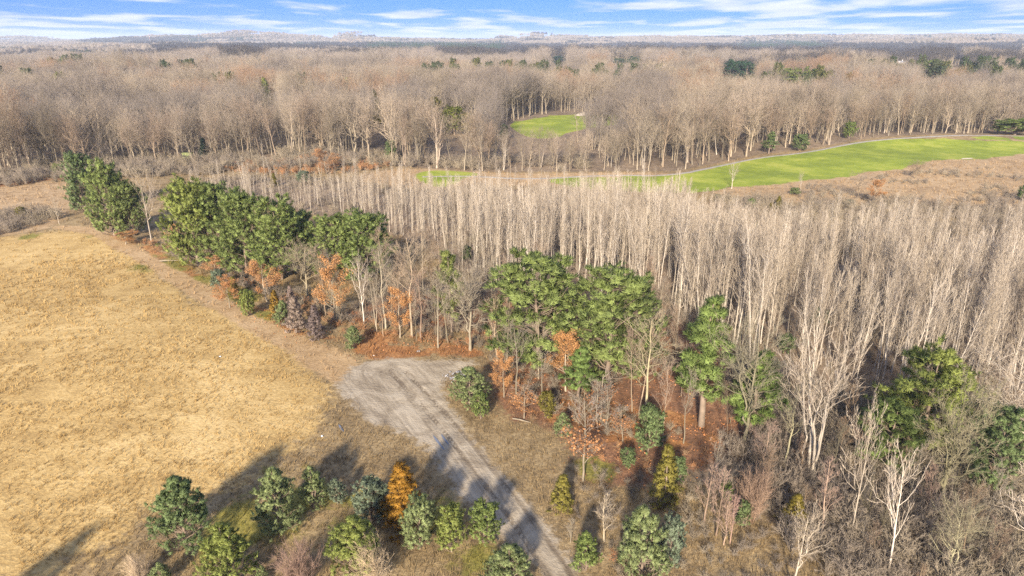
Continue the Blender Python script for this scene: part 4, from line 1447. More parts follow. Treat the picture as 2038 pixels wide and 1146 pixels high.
GREY = (0.92, 0.95, 0.95)
OLV = (0.85, 0.92, 0.78)
PINK = (1.02, 0.88, 0.88)
PALE = (1.45, 1.45, 1.45)
RUST = (1.0, 1.0, 1.0)
BARE = [
    ("pale", "bare_tree", 302, 486, 352, 70, None, 0, "pale forked leafless tree in front of the pine row", "tree"),
    ("broad", "bare_tree", 936, 697, 536, 112, GREY, 0, "grey spreading leafless tree standing at the dirt clearing", "tree"),
    ("slim", "bare_tree", 872, 692, 560, 60, GREY, 0, "slim leafless tree leaning over the leaves left of the grey spreading tree", "tree"),
    ("slim", "bare_tree", 820, 672, 470, 86, (0.95, 0.9, 0.85), 1, "tall round-topped leafless tree beside the last pine of the row", "tree"),
    ("slim", "bare_tree", 768, 655, 500, 56, GREY, 2, "leafless tree with a straight trunk in front of the twin pines", "tree"),
    ("pale", "bare_tree", 724, 645, 520, 54, None, 1, "white-twigged slim leafless tree beside the big orange oak", "tree"),
    ("slim", "bare_tree", 748, 650, 545, 40, GREY, 0, "thin leafless tree between the white-twigged one and the straight one", "tree"),
    ("slim", "bare_tree", 838, 678, 540, 46, (1.0, 0.85, 0.85), 2, "brownish leafless tree right of the orange-leaved oak", "tree"),
    ("broad", "bare_tree", 612, 590, 488, 84, (0.95, 0.95, 0.85), 1, "brown leafless tree fanning up in front of the pine clump", "tree"),
    ("slim", "bare_tree", 990, 720, 590, 50, (1.0, 0.92, 0.85), 1, "crooked leafless tree at the right corner of the dirt clearing", "tree"),
    ("slim", "bare_tree", 1285, 852, 640, 118, (1.05, 1.08, 0.9), 0, "tall tan leafless tree in front of the right big layered pine", "tree"),
    ("broad", "bare_tree", 1478, 890, 676, 158, (0.85, 0.92, 0.82), 2, "broad grey leafless tree with drooping side limbs", "tree"),
    ("multistem", "bare_tree", 1612, 956, 646, 168, None, 0, "pale multi-stemmed tree, tallest in the leafless wood on the right", "tree"),
    ("pale", "bare_tree", 1690, 1080, 838, 92, (1.15, 1.15, 1.15), 2, "white-limbed tree right of the multi-stemmed pale tree", "tree"),
    ("pale", "bare_tree", 1768, 1152, 924, 104, (1.2, 1.2, 1.2), 0, "white leafless tree with a full fan of twigs near the lower edge", "tree"),
    ("broad", "bare_tree", 1868, 1020, 782, 168, (0.88, 0.95, 0.78), 0, "olive-grey forked tree in front of the big yellow-green pine", "tree"),
    ("gnarled", "bare_tree", 2045, 960, 735, 250, None, 0, "gnarled pale oak reaching in from the right edge", "tree"),
    ("pale", "bare_tree", 2030, 1170, 940, 130, (1.1, 1.1, 1.1), 1, "white tree with long side limbs in the lower right corner", "tree"),
    ("pale", "bare_tree", 1580, 1175, 1026, 92, (1.2, 1.2, 1.15), 1, "white forked tree cut by the lower edge in front of the gold-olive juniper", "tree"),
    ("sapling", "sapling", 1402, 1040, 925, 54, PINK, 0, "taller pinkish sapling beside the round brown thicket", "sapling"),
    ("sapling", "sapling", 1424, 1066, 935, 40, PINK, 1, "slender pinkish sapling in front of the round brown thicket", "sapling"),
    ("sapling", "sapling", 1440, 1085, 1006, 34, PINK, 2, "short pinkish sapling below the round brown thicket", "sapling"),
    ("sapling", "sapling", 1453, 1082, 990, 34, (1.2, 0.95, 1.0), 0, "short pale sapling leaning by the small dark cedar", "sapling"),
    ("sapling", "sapling", 1203, 1078, 984, 42, (1.1, 1.1, 1.05), 1, "pale leafless sapling alone in the brown weeds right of the road", "sapling"),
    ("sapling", "sapling", 1135, 1080, 1032, 22, GREY, 2, "little grey sapling on the road's right verge", "sapling"),
    ("sapling", "sapling", 1636, 1060, 920, 44, PINK, 1, "reddish sapling left of the white-limbed tree", "sapling"),
    ("slim", "bare_tree", 1511, 960, 850, 60, (1.05, 0.9, 0.9), 0, "leafless tree with rosy twigs beneath the broad grey tree", "tree"),
    ("slim", "bare_tree", 1412, 990, 870, 46, GREY, 1, "thin leafless tree above the pinkish saplings", "tree"),
    ("slim", "bare_tree", 1360, 882, 740, 40, GREY, 2, "thin straight leafless tree beside the narrow tall pine", "tree"),
    ("slim", "bare_tree", 1318, 890, 730, 46, (1.0, 0.9, 0.85), 0, "slender leafless tree right of the dark egg-shaped pine", "tree"),
    ("slim", "bare_tree", 1190, 858, 760, 46, GREY, 1, "slim grey leafless tree in the rusty leaves under the big pines", "tree"),
    ("slim", "bare_tree", 1206, 862, 770, 36, GREY, 2, "thin tree next to the slim grey one under the big pines", "tree"),
    ("slim", "bare_tree", 1078, 796, 700, 48, GREY, 0, "twin-stemmed grey sapling behind the small olive cedar", "tree"),
    ("slim", "bare_tree", 1028, 786, 650, 60, GREY, 2, "grey leafless tree leaning in front of the left big layered pine", "tree"),
    ("slim", "bare_tree", 1800, 1020, 880, 56, GREY, 1, "dim leafless tree between the two white trees in the lower right", "tree"),
    ("broad", "bare_tree", 1880, 1160, 1010, 100, OLV, 1, "olive twiggy tree near the lower edge beside the white corner tree", "tree"),
    ("slim", "bare_tree", 1950, 1080, 930, 60, GREY, 0, "grey leafless tree left of the white corner tree", "tree"),
    ("slim", "bare_tree", 1560, 935, 770, 70, OLV, 2, "olive leafless tree between the broad grey tree and the multi-stemmed one", "tree"),
    ("bush", "thicket", 1498, 1040, 946, 96, (1.2, 1.0, 0.9), 0, "round brown twiggy thicket among pinkish saplings", "shrub"),
    ("bush", "thicket", 742, 1165, 1086, 100, (1.3, 1.22, 1.12), 1, "grey twiggy bush between the broad bright pine and the road", "shrub"),
    ("bush", "thicket", 598, 1165, 1088, 108, (1.05, 0.86, 0.84), 2, "pinkish brown twiggy thicket between the two bright green pines", "shrub"),
    ("bush", "thicket", 277, 1160, 1110, 56, (1.5, 1.4, 1.3), 0, "pale grey twiggy bush at the lower edge left of the small pine", "shrub"),
    ("bush", "thicket", 1420, 420, 402, 42, (1.3, 1.2, 1.1), 1, "brown rounded shrub at the left end of the scrub", "shrub"),
    ("fewleaf", "leafy_sapling", 1233, 1130, 1085, 40, (0.9, 0.75, 0.7), 0, "little tan-leaved shrub between the small pine and the big silvery pine", "shrub"),
    ("leafy", "oak_tree", 668, 640, 526, 78, RUST, 0, "biggest orange-leaved oak at the wood's edge above the track", "oak"),
    ("leafy", "oak_tree", 796, 672, 578, 56, RUST, 1, "orange-leaved oak between bare trunks above the dirt clearing", "oak"),
    ("leafy", "oak_tree", 372, 520, 452, 50, (1.1, 1.15, 1.25), 2, "salmon-leaved oak at the left foot of the pine clump", "oak"),
    ("leafy", "oak_tree", 458, 612, 556, 48, (1.1, 1.1, 1.1), 0, "round orange shrub oak beside the mown track", "oak"),
    ("leafy", "oak_tree", 532, 600, 526, 56, RUST, 2, "orange oak behind the dead conifers at the pines' foot", "oak"),
    ("leafy", "oak_tree", 250, 486, 462, 46, (1.05, 1.1, 1.1), 1, "low orange oak scrub under the left pines", "oak"),
    ("leafy", "oak_tree", 430, 545, 515, 46, (1.1, 1.15, 1.3), 0, "low salmon oak scrub under the middle of the pine clump", "oak"),
    ("leafy", "oak_tree", 1126, 778, 664, 72, (0.95, 0.95, 0.9), 2, "orange-leaved young oak in front of the two big layered pines", "oak"),
    ("leafy", "oak_tree", 1003, 790, 705, 44, (1.0, 1.0, 1.0), 1, "orange leafy sapling at the right corner of the dirt clearing", "oak"),
    ("fewleaf", "oak_tree", 1043, 832, 762, 54, (1.05, 1.0, 1.0), 0, "sparse orange sapling right of the clearing pine", "oak"),
    ("fewleaf", "oak_tree", 1240, 880, 808, 52, (1.0, 1.0, 1.1), 1, "pale orange sapling left of the dark egg-shaped pine", "oak"),
    ("fewleaf", "maple_tree", 1160, 958, 796, 82, (0.95, 0.95, 1.0), 2, "tall maple with orange leaves only on its low branches", "maple"),
    ("fewleaf", "oak_tree", 1195, 840, 742, 60, (1.0, 1.0, 1.1), 1, "wispy sapling with faded leaves under the big layered pines", "oak"),
    ("leafy", "oak_tree", 1736, 408, 360, 34, RUST, 1, "single orange oak in the golf rough", "oak"),
    ("leafy", "oak_tree", 650, 345, 300, 46, (1.05, 1.15, 1.3), 2, "pale orange oak at the far wood's edge beyond the aspens", "oak"),
    ("pale", "bare_tree", 1456, 376, 326, 28, (0.95, 0.95, 0.95), 1, "white slim tree standing against the green fairway", "tree"),
    ("pale", "bare_tree", 1592, 386, 345, 14, (0.8, 0.8, 0.8), 0, "tiny bare tree at the lower edge of the fairway", "tree"),
    ("broad", "bare_tree", 1822, 355, 322, 38, (1.0, 0.95, 0.85), 1, "small spreading leafless tree on the tan rough", "tree"),
    ("broad", "bare_tree", 1708, 392, 350, 50, (0.95, 0.9, 0.85), 2, "brown leafless tree beside the single orange oak", "tree"),
    ("pale", "bare_tree", 118, 446, 398, 24, (0.8, 0.78, 0.72), 2, "thin leafless tree at the field's far left corner", "tree"),
]
for kind, nm, bx, by, top, w, bt, var, lab, cat in BARE:
    if kind in ("leafy", "fewleaf"):
        at_px(kind, nm, bx, by, top, w, lab, cat=cat, variant=var, tint=bt)
    else:
        at_px(kind, nm, bx, by, top, w, lab, cat=cat, variant=var, btint=bt)

# pines behind the camera's lower edge whose long shadows cross the field
for (x, y, h) in ((-44.5, 37.0, 8.5),):
    P = np.array([x, y, float(terrain(x, y))])
    tree("scots", "pine_tree", P, h, 4.6, "field pine just below the frame that throws a long shadow on the gold grass", "pine tree", None, tint=DEEP)

# ================================================================== the aspen stand
used = []
ax0, ay0 = ASPEN.min(0)
ax1, ay1 = ASPEN.max(0)
gx, gy = jitter_grid(ax0, ax1, ay0, ay1, 2.35, 0.95)
m = inside(ASPEN, gx, gy) & ~inside(SCRUB, gx, gy) & ~inside(FAIRWAY, gx, gy)
m &= (vnoise(gx, gy, 13, 21) * 0.6 + vnoise(gx, gy, 5, 23) * 0.4 > 0.32)
gz = terrain(gx, gy)
m &= in_view(gx, gy, gz, 60)
gx, gy, gz = gx[m], gy[m], gz[m]
hh = np.clip(16.0 - (np.hypot(gx, gy) - 105) * 0.070, 7.0, 17) * (0.60 + 0.7 * vnoise(gx, gy, 16, 22)) + RNG.normal(0, 1.9, gx.size)
# most crowns stay below the lawns behind them
lim_ = np.where(gx > px_az(1400, gy), 372.0, 322.0) + RNG.exponential(16.0, gx.size) + 55 * vnoise(gx, gy, 11, 24)
kk_ = (CY - lim_) / F_PX
hl_ = CAM_H + gy * (kk_ * cos(PITCH) - sin(PITCH)) / (cos(PITCH) + kk_ * sin(PITCH)) - gz
hh = np.where(RNG.random(gx.size) < 0.86, np.minimum(hh, hl_), hh)
hh = np.maximum(hh, 3.5)
dd = np.hypot(gx, gy)
order = np.argsort(dd - 12 * RNG.random(gx.size))
ind = order[:300]
for i in ind:
    tree("aspen", "aspen_tree", np.array([gx[i], gy[i], gz[i] - 0.05]), hh[i], None, "slender pale leafless aspen on the near side of the dense aspen stand", "aspen",
         "aspens on the near side of the stand", lean=random.choice((0.04, 0.05, 0.09)))
rest = order[300:]
n = len(rest)
scatter("aspen_stand", SOURCES["aspen"], np.stack([gx[rest], gy[rest], gz[rest] - 0.05], 1),
        np.stack([RNG.normal(0, 0.05, n), RNG.normal(0, 0.05, n), RNG.uniform(0, 2 * pi, n)], 1),
        (hh[rest] / 14.5)[:, None] * np.stack([RNG.uniform(0.75, 1.2, n)] * 2 + [np.ones(n)], 1), RNG.integers(0, 6, n),
        "dense far side of the stand of pale leafless aspens below the fairway", "aspen stand")

# ================================================================== the bare woods
gx, gy = jitter_grid(-420, 620, 180, 760, 5.6)
m = inside(FOREST, gx, gy) & ~inside(CLEAR2, gx, gy) & (sdist(GREEN2, gx, gy) < -1) & ~inside(FARGREEN, gx, gy)
gz = terrain(gx, gy)
m &= in_view(gx, gy, gz, 120)
gx, gy, gz = gx[m], gy[m], gz[m]
dedge = seg_dist(FOREST[:18], gx, gy, False)
hh = 14.5 + 8 * vnoise(gx, gy, 45, 31) + RNG.normal(0, 2.4, gx.size)
# the belt in front of the second green is low enough to see over
px_, py_ = photo_px(gx, gy, gz)
low = (px_ > 985) & (px_ < 1265) & (py_ > 300)
hh = np.where(low, np.minimum(hh, 12.5), hh)
hs_ = hides_spot(gx, gy, gz, hh) & (gy > 262)
gx, gy, gz, hh, dedge = gx[~hs_], gy[~hs_], gz[~hs_], hh[~hs_], dedge[~hs_]
order = np.argsort(dedge + np.where(gy < 420, 0, 500) + 4 * RNG.random(gx.size))
ind = order[:290]
for i in ind:
    tree("forest", "woodland_tree", np.array([gx[i], gy[i], gz[i] - 0.1]), hh[i] * random.uniform(0.8, 1.12), None, "tall leafless broadleaf tree in the front row of the bare woods", "tree", "front row of the bare woods", lean=0.06, btint=random.choice(((1, 1, 1), (1.15, 1.12, 1.1), (0.72, 0.72, 0.70), (0.9, 0.82, 0.78))))
rest = order[290:]
# second, thinner grid out to 1500 m
gx2, gy2 = jitter_grid(-1150, 1250, 640, 1560, 8.0)
m2 = (np.hypot(gx2, gy2) < 1500) & ~(inside(FOREST, gx2, gy2) & (gy2 < 760))
gz2 = terrain(gx2, gy2)
m2 &= in_view(gx2, gy2, gz2, 100)
gx2, gy2, gz2 = gx2[m2], gy2[m2], gz2[m2]
ax_, ay_ = photo_px(gx, gy, gz)
grey_ = (vnoise(gx, gy, 55, 35) * 0.65 + vnoise(gx, gy, 18, 36) * 0.35 > 0.60) | ((ax_ > 850 + 60 * vnoise(gx, gy, 20, 37)) & (ax_ < 1340) & (ay_ > 195 + 40 * vnoise(gx, gy, 25, 38)))
thin_ = vnoise(gx, gy, 24, 39) > 0.16
grest = np.array([i for i in rest if grey_[i] and thin_[i]])
russet_ = (vnoise(gx, gy, 40, 45) * 0.6 + vnoise(gx, gy, 14, 46) * 0.4 > 0.64) & ~grey_
rrest = np.array([i for i in rest if russet_[i] and thin_[i]])
n = len(rrest)
scatter("russet_woods", SOURCES["russet_forest"], np.stack([gx[rrest], gy[rrest], gz[rrest] - 0.1], 1), np.stack([RNG.normal(0, 0.05, n), RNG.normal(0, 0.05, n), RNG.uniform(0, 2 * pi, n)], 1),
        (hh[rrest] / 20)[:, None] * np.stack([RNG.uniform(0.9, 1.5, n)] * 2 + [np.ones(n)], 1), RNG.integers(0, 6, n),
        "russet-tinged leafless stands in the bare woods", "woods")
rest = np.array([i for i in rest if not grey_[i] and not russet_[i] and thin_[i]])
n = len(grest)
scatter("grey_woods", SOURCES["grey_forest"], np.stack([gx[grest], gy[grest], gz[grest] - 0.1], 1), np.stack([RNG.normal(0, 0.05, n), RNG.normal(0, 0.05, n), RNG.uniform(0, 2 * pi, n)], 1),
        (hh[grest] / 20)[:, None] * np.stack([RNG.uniform(0.9, 1.5, n)] * 2 + [np.ones(n)], 1), RNG.integers(0, 6, n),
        "greyer leafless stands in the bare woods around the second green", "woods")
X = gx[rest]
Y = gy[rest]
Z = gz[rest]
n = len(X)
scatter("bare_woods", SOURCES["forest"], np.stack([X, Y, Z - 0.1], 1), np.stack([RNG.normal(0, 0.04, n), RNG.normal(0, 0.04, n), RNG.uniform(0, 2 * pi, n)], 1),
        (hh[rest] / 20)[:, None] * np.stack([RNG.uniform(0.85, 1.5, n)] * 2 + [np.ones(n)], 1), RNG.integers(0, 6, n),
        "wide leafless brown woods behind the front row of trees", "woods")


# dark belts, mostly cloud shadow painted as dark twigs and evergreens, read off the photograph: (x0, x1, y0, y1, kind)
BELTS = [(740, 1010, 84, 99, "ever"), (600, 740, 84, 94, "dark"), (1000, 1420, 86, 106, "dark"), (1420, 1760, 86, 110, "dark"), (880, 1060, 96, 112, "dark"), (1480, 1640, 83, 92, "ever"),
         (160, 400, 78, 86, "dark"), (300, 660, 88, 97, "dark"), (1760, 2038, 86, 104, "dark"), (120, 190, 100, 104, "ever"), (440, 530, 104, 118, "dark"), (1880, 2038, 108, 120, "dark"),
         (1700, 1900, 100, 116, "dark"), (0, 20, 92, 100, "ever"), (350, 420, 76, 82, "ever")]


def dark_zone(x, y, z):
    """random darker patches, plus the belts where cloud shadow is painted into twig colour"""
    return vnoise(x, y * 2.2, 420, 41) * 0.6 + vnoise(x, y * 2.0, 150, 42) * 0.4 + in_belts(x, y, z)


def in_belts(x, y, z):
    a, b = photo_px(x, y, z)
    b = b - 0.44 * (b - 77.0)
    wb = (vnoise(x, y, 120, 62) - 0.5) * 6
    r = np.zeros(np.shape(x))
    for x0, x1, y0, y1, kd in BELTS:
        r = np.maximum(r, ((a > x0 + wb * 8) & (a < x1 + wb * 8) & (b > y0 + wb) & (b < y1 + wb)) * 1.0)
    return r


m2 = ~hides_spot(gx2, gy2, gz2, np.full(gx2.shape, 20.0))
gx2, gy2, gz2 = gx2[m2], gy2[m2], gz2[m2]
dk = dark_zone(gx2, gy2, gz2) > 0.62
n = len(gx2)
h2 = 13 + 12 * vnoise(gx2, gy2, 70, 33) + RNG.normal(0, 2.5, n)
for nm, src, mm, lab in (("middle_woods", "far_forest", ~dk, "leafless pinkish brown woods in the middle distance"), ("shade_tone_woods", "shade_tone_forest", dk, "middle distance woods in darker twig colour, partly painted cloud shadow")):
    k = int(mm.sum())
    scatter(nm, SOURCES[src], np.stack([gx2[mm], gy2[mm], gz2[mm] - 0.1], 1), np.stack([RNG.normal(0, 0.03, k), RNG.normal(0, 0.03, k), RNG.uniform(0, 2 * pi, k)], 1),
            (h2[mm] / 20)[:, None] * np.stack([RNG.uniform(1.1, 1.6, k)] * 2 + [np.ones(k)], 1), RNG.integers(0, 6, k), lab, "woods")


# single dark evergreens standing in the leafless woods
ex, ey = jitter_grid(-900, 1000, 430, 1450, 15, 0.9)
me_ = (vnoise(ex, ey * 1.4, 95, 81) * 0.6 + vnoise(ex, ey, 30, 82) * 0.4 > 0.70)
ez = terrain(ex, ey)
me_ &= in_view(ex, ey, ez, 10) & ~inside(CLEAR2, ex, ey) & ~inside(GREEN2, ex, ey)
for x, y, z in list(zip(ex[me_], ey[me_], ez[me_]))[:130]:
    tree("dense", "evergreen_tree", np.array([x, y, z]), random.uniform(19, 27), random.uniform(8, 13), "dark evergreen scattered among the far leafless woods", "evergreen tree",
         "evergreens scattered in the far woods", tint=random.choice(((0.10, 0.125, 0.06), (0.12, 0.14, 0.06), (0.165, 0.165, 0.06))))


# clumps of crowns for the far woods
def clump(seed, n, spread, mats, ever=False):
    rng = np.random.default_rng(seed)
    A, B, rad = [], [], []
    Ts, Tr = [], []
    for q in range(n):
        c = np.array([rng.uniform(-spread, spread), rng.uniform(-spread, spread), 0])
        h = rng.uniform(15, 22)
        w = rng.uniform(3.6, 5.6) if not ever else rng.uniform(2.5, 3.6)
        k = 80
        a = rng.uniform(0, 2 * pi, k)
        if ever:
            f = rng.random(k)
            r = w * (1.05 - f)
            end = c + np.stack([np.cos(a) * r, np.sin(a) * r, h * (0.2 + 0.8 * f)], 1)
            st = c + np.stack([np.cos(a) * r * 0.1, np.sin(a) * r * 0.1, h * (0.25 + 0.75 * f)], 1)
            rad.append(np.full(k, 0.65))
        else:
            f = np.sqrt(rng.random(k))
            e = np.sqrt(np.clip(1 - f ** 2, 0, 1))
            end = c + np.stack([np.cos(a) * f * w, np.sin(a) * f * w, h * 0.62 + h * 0.38 * e], 1)
            st = c + np.stack([np.cos(a) * f * w * 0.35, np.sin(a) * f * w * 0.35, h * (0.42 + 0.28 * e)], 1)
            rad.append(np.full(k, 0.16))
        A.append(st)
        B.append(end)
        s = np.linspace(0, 1, 2)
        Ts.append(c + np.stack([s * 0, s * 0, s * h * 0.7 - 0.5], 1))
        Tr.append(np.array([0.35, 0.15]))
    tr = [(*tubes(np.array(Ts), np.array(Tr), 3), 0)]
    cr = [(*spikes(np.concatenate(A), np.concatenate(B), np.concatenate(rad)), 0)]
    return tr, cr


M_EVER = veg_material("evergreen_mass", (0.035, 0.062, 0.040), (0.05, 0.078, 0.045))
for i in range(5):
    source("clump", *clump(700 + i, 15, 19, None), [M_BARK, M_FTWIG])
    source("shade_tone_clump", *clump(720 + i, 15, 19, None), [M_BARK, M_SHADETONE])
for i in range(3):
    source("ever_and_shade_clump", *clump(740 + i, 14, 17, None, True), [M_PBARK, M_EVER])
pts = []
r = 1480.0
while r < 10500:
    step = 34 * (r / 1500) ** 0.8
    k = int(radians(86) * r / step)
    a = np.linspace(-43, 43, k) + RNG.uniform(-0.4, 0.4, k) * 86 / k
    rr2 = r + RNG.uniform(-0.4, 0.4, k) * step
    pts.append(np.stack([rr2 * np.sin(np.radians(a)), rr2 * np.cos(np.radians(a)), np.full(k, step / 34)], 1))
    r += step * 0.9
pts = np.concatenate(pts)
fz = terrain(pts[:, 0], pts[:, 1])
fx, fy = photo_px(pts[:, 0], pts[:, 1], fz)
fr = np.hypot(pts[:, 0], pts[:, 1])
ok = (fx > -60) & (fx < 2100)
quarry = (np.abs(fx - 708) < 52) & (fr > 4350) & (fr < 5130)
pale_fields = (vnoise(pts[:, 0], pts[:, 1] * 1.6, 700, 55) > 0.80) & (fr > 2600)
ok &= ~quarry & ~pale_fields
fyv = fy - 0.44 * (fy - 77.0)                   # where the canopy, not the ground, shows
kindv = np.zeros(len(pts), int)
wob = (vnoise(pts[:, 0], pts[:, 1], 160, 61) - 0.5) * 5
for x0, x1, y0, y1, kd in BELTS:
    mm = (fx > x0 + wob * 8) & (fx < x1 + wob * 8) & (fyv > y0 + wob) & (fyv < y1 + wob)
    kindv[mm] = 1 if kd == "dark" else 2  # cloud shadow of the belts painted as darker clumps, partly evergreens
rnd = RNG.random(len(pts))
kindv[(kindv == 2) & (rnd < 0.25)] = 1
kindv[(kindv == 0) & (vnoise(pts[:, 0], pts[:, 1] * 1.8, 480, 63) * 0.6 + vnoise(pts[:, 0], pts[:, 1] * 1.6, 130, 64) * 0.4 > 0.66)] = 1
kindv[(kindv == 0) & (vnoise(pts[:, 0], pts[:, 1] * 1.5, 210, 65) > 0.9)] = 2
for kk, nm, src, lab in ((0, "far_woods", "clump", "far leafless woods fading towards the horizon"), (1, "shade_tone_far_woods", "shade_tone_clump", "far leafless woods in dark purplish twig colour, partly painted cloud shadow"),
                         (2, "far_evergreens_and_shade", "ever_and_shade_clump", "dark evergreen belt far off below the hills, partly standing in for cloud shadow")):
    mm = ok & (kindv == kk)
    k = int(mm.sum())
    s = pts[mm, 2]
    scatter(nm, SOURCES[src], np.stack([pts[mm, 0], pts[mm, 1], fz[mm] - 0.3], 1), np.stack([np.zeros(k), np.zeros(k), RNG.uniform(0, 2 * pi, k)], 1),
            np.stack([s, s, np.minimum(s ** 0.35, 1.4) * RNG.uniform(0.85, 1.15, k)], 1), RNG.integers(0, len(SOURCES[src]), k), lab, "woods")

# ================================================================== brush and undergrowth
def brush_mass(name, poly, step, smin, smax, label, thr=0.0, excl=(), seed=70, src="brush"):
    x0, y0 = poly.min(0)
    x1, y1 = poly.max(0)
    bx, by = jitter_grid(x0, x1, y0, y1, step)
    mm = inside(poly, bx, by) & (vnoise(bx, by, 9, seed) > thr)
    for e in excl:
        mm &= ~inside(e, bx, by)
    mm &= sdist(DIRT, bx, by) < -2.5
    bz = terrain(bx, by)
    mm &= in_view(bx, by, bz, 40, 3)
    bx, by, bz = bx[mm], by[mm], bz[mm]
    k = len(bx)
    sc = RNG.uniform(smin, smax, k)
    return scatter(name, SOURCES[src], np.stack([bx, by, bz], 1), np.stack([np.zeros(k), np.zeros(k), RNG.uniform(0, 2 * pi, k)], 1),
                   np.stack([sc, sc, sc * RNG.uniform(0.7, 1.3, k)], 1), RNG.integers(0, len(SOURCES[src]), k), label, "undergrowth")


RIGHTWOOD = smooth(GP([(1400, 870), (1460, 900), (1400, 960), (1490, 1010), (1540, 1080), (1680, 1180), (2300, 1300), (2400, 860), (2038, 830), (1860, 790), (1700, 780), (1560, 760), (1450, 740), (1400, 800)]), 1)
brush_mass("woodland_undergrowth", RIGHTWOOD, 1.6, 0.8, 2.0, "tangled leafless undergrowth on the floor of the right-hand wood", 0.25)
brush_mass("aspen_undergrowth", ASPEN, 3.4, 0.6, 1.4, "low leafless brush between the aspen trunks", 0.35, (SCRUB, FAIRWAY, TEE))
brush_mass("scrub_brush", SCRUB, 2.7, 0.9, 2.2, "brown scrub filling the gap below the fairway", 0.15, (FAIRWAY,))
brush_mass("field_edge_brush", BRUSH_L, 2.0, 0.8, 1.8, "grey-brown brush at the field's far left edge", 0.15)
brush_mass("bank_brush", smooth(GP([(300, 500), (420, 540), (470, 580), (560, 600), (640, 640), (700, 650), (640, 590), (520, 560), (400, 520)]), 1), 2.2, 0.6, 1.3, "low brush along the foot of the pine row", 0.3)
brush_mass("wood_edge_brush", smooth(GP([(-100, 362), (60, 335), (200, 318), (480, 305), (700, 302), (830, 316), (960, 322), (1180, 322), (1180, 338), (960, 340), (830, 334), (700, 330), (480, 345), (250, 356), (120, 360), (0, 378)]), 1), 2.9, 1.0, 2.6, "tan brush along the edge of the bare woods", 0.3)

brush_mass("rust_row_brush", smooth(GP([(225, 462), (300, 492), (345, 512), (430, 540), (520, 600), (600, 640), (690, 665), (780, 672), (900, 690), (960, 690), (960, 668), (760, 640), (640, 610), (540, 570), (440, 535), (330, 490)]), 1), 1.7, 0.5, 1.1, "rust-orange brush along the foot of the pine row", 0.36, seed=72, src="rust_brush")
brush_mass("rust_strip_brush", smooth(GP([(440, 326), (700, 318), (800, 326), (720, 345), (560, 350), (440, 344)]), 1), 2.6, 0.8, 1.8, "orange brush on the strip before the bare woods", 0.30, seed=73, src="rust_brush")
brush_mass("rust_belt_brush", smooth(GP([(985, 740), (1060, 770), (1200, 800), (1400, 830), (1470, 880), (1420, 940), (1330, 940), (1230, 930), (1160, 930), (1080, 850), (1000, 810)]), 1), 1.8, 0.35, 0.8, "low rusty brush on the leaf-covered floor under the big pines", 0.42, seed=74, src="rust_brush")
brush_mass("rough_brush", smooth(GP([(1560, 372), (1700, 356), (1850, 340), (2038, 330), (2150, 330), (2150, 425), (1900, 416), (1780, 411), (1600, 405)]), 1), 2.6, 0.5, 1.1, "grey-brown brush and weeds on the golf rough below the fairway", 0.52)
brush_mass("verge_brush", smooth(GP([(1140, 935), (1240, 930), (1400, 960), (1500, 1020), (1560, 1100), (1640, 1180), (1240, 1250), (1190, 1140), (1120, 1040), (1080, 960)]), 1), 1.7, 0.35, 0.75, "low golden-brown brush and weeds right of the dirt road", 0.3)
brush_mass("belt_brush", smooth(GP([(640, 640), (760, 655), (960, 690), (1010, 760), (1100, 830), (1240, 880), (1400, 890), (1440, 760), (1320, 640), (1180, 590), (1000, 590), (870, 540), (790, 560), (700, 600)]), 1), 2.2, 0.5, 1.2, "twiggy undergrowth in the rusty-floored belt", 0.35)

# slim unlabelled saplings of the right-hand wood
bx, by = jitter_grid(RIGHTWOOD[:, 0].min(), RIGHTWOOD[:, 0].max(), RIGHTWOOD[:, 1].min(), RIGHTWOOD[:, 1].max(), 4.6)
mm = inside(RIGHTWOOD, bx, by) & (vnoise(bx, by, 12, 91) > 0.30)
bz = terrain(bx, by)
mm &= in_view(bx, by, bz, 20, 6)
bx, by, bz = bx[mm], by[mm], bz[mm]
for x, y, z in zip(bx, by, bz):
    kd = "sapling" if random.random() < 0.55 else "slim"
    tint = random.choice([(0.62, 0.55, 0.52), (0.7, 0.6, 0.52), (0.6, 0.62, 0.55), (0.85, 0.72, 0.72)])
    tree(kd, "sapling", np.array([x, y, z - 0.05]), random.uniform(3.5, 9.0), None, "leafless brown sapling in the thick understorey of the right-hand wood", "sapling", "saplings in the right-hand wood", btint=tint, lean=0.06)
# and of the strip between the clearing and the aspens
STRIP = smooth(GP([(600, 620), (700, 655), (800, 680), (960, 700), (1010, 760), (1240, 830), (1400, 860), (1440, 760), (1320, 640), (1180, 590), (1000, 590), (870, 540), (790, 560), (700, 600)]), 1)
bx, by = jitter_grid(STRIP[:, 0].min(), STRIP[:, 0].max(), STRIP[:, 1].min(), STRIP[:, 1].max(), 4.4)
mm = inside(STRIP, bx, by) & (sdist(DIRT, bx, by) < -2) & (vnoise(bx, by, 14, 95) > 0.30)
bx, by = bx[mm], by[mm]
for x, y in zip(bx, by):
    tint = random.choice([(0.92, 0.92, 0.9), (0.95, 0.85, 0.8), (0.85, 0.88, 0.82)])
    tree("slim", "slim_tree", np.array([x, y, float(terrain(x, y)) - 0.05]), random.uniform(6, 12.5), None, "slim leafless tree in the rusty-floored belt between clearing and aspens", "tree", "slim trees of the rusty-floored belt", btint=tint, lean=0.05)

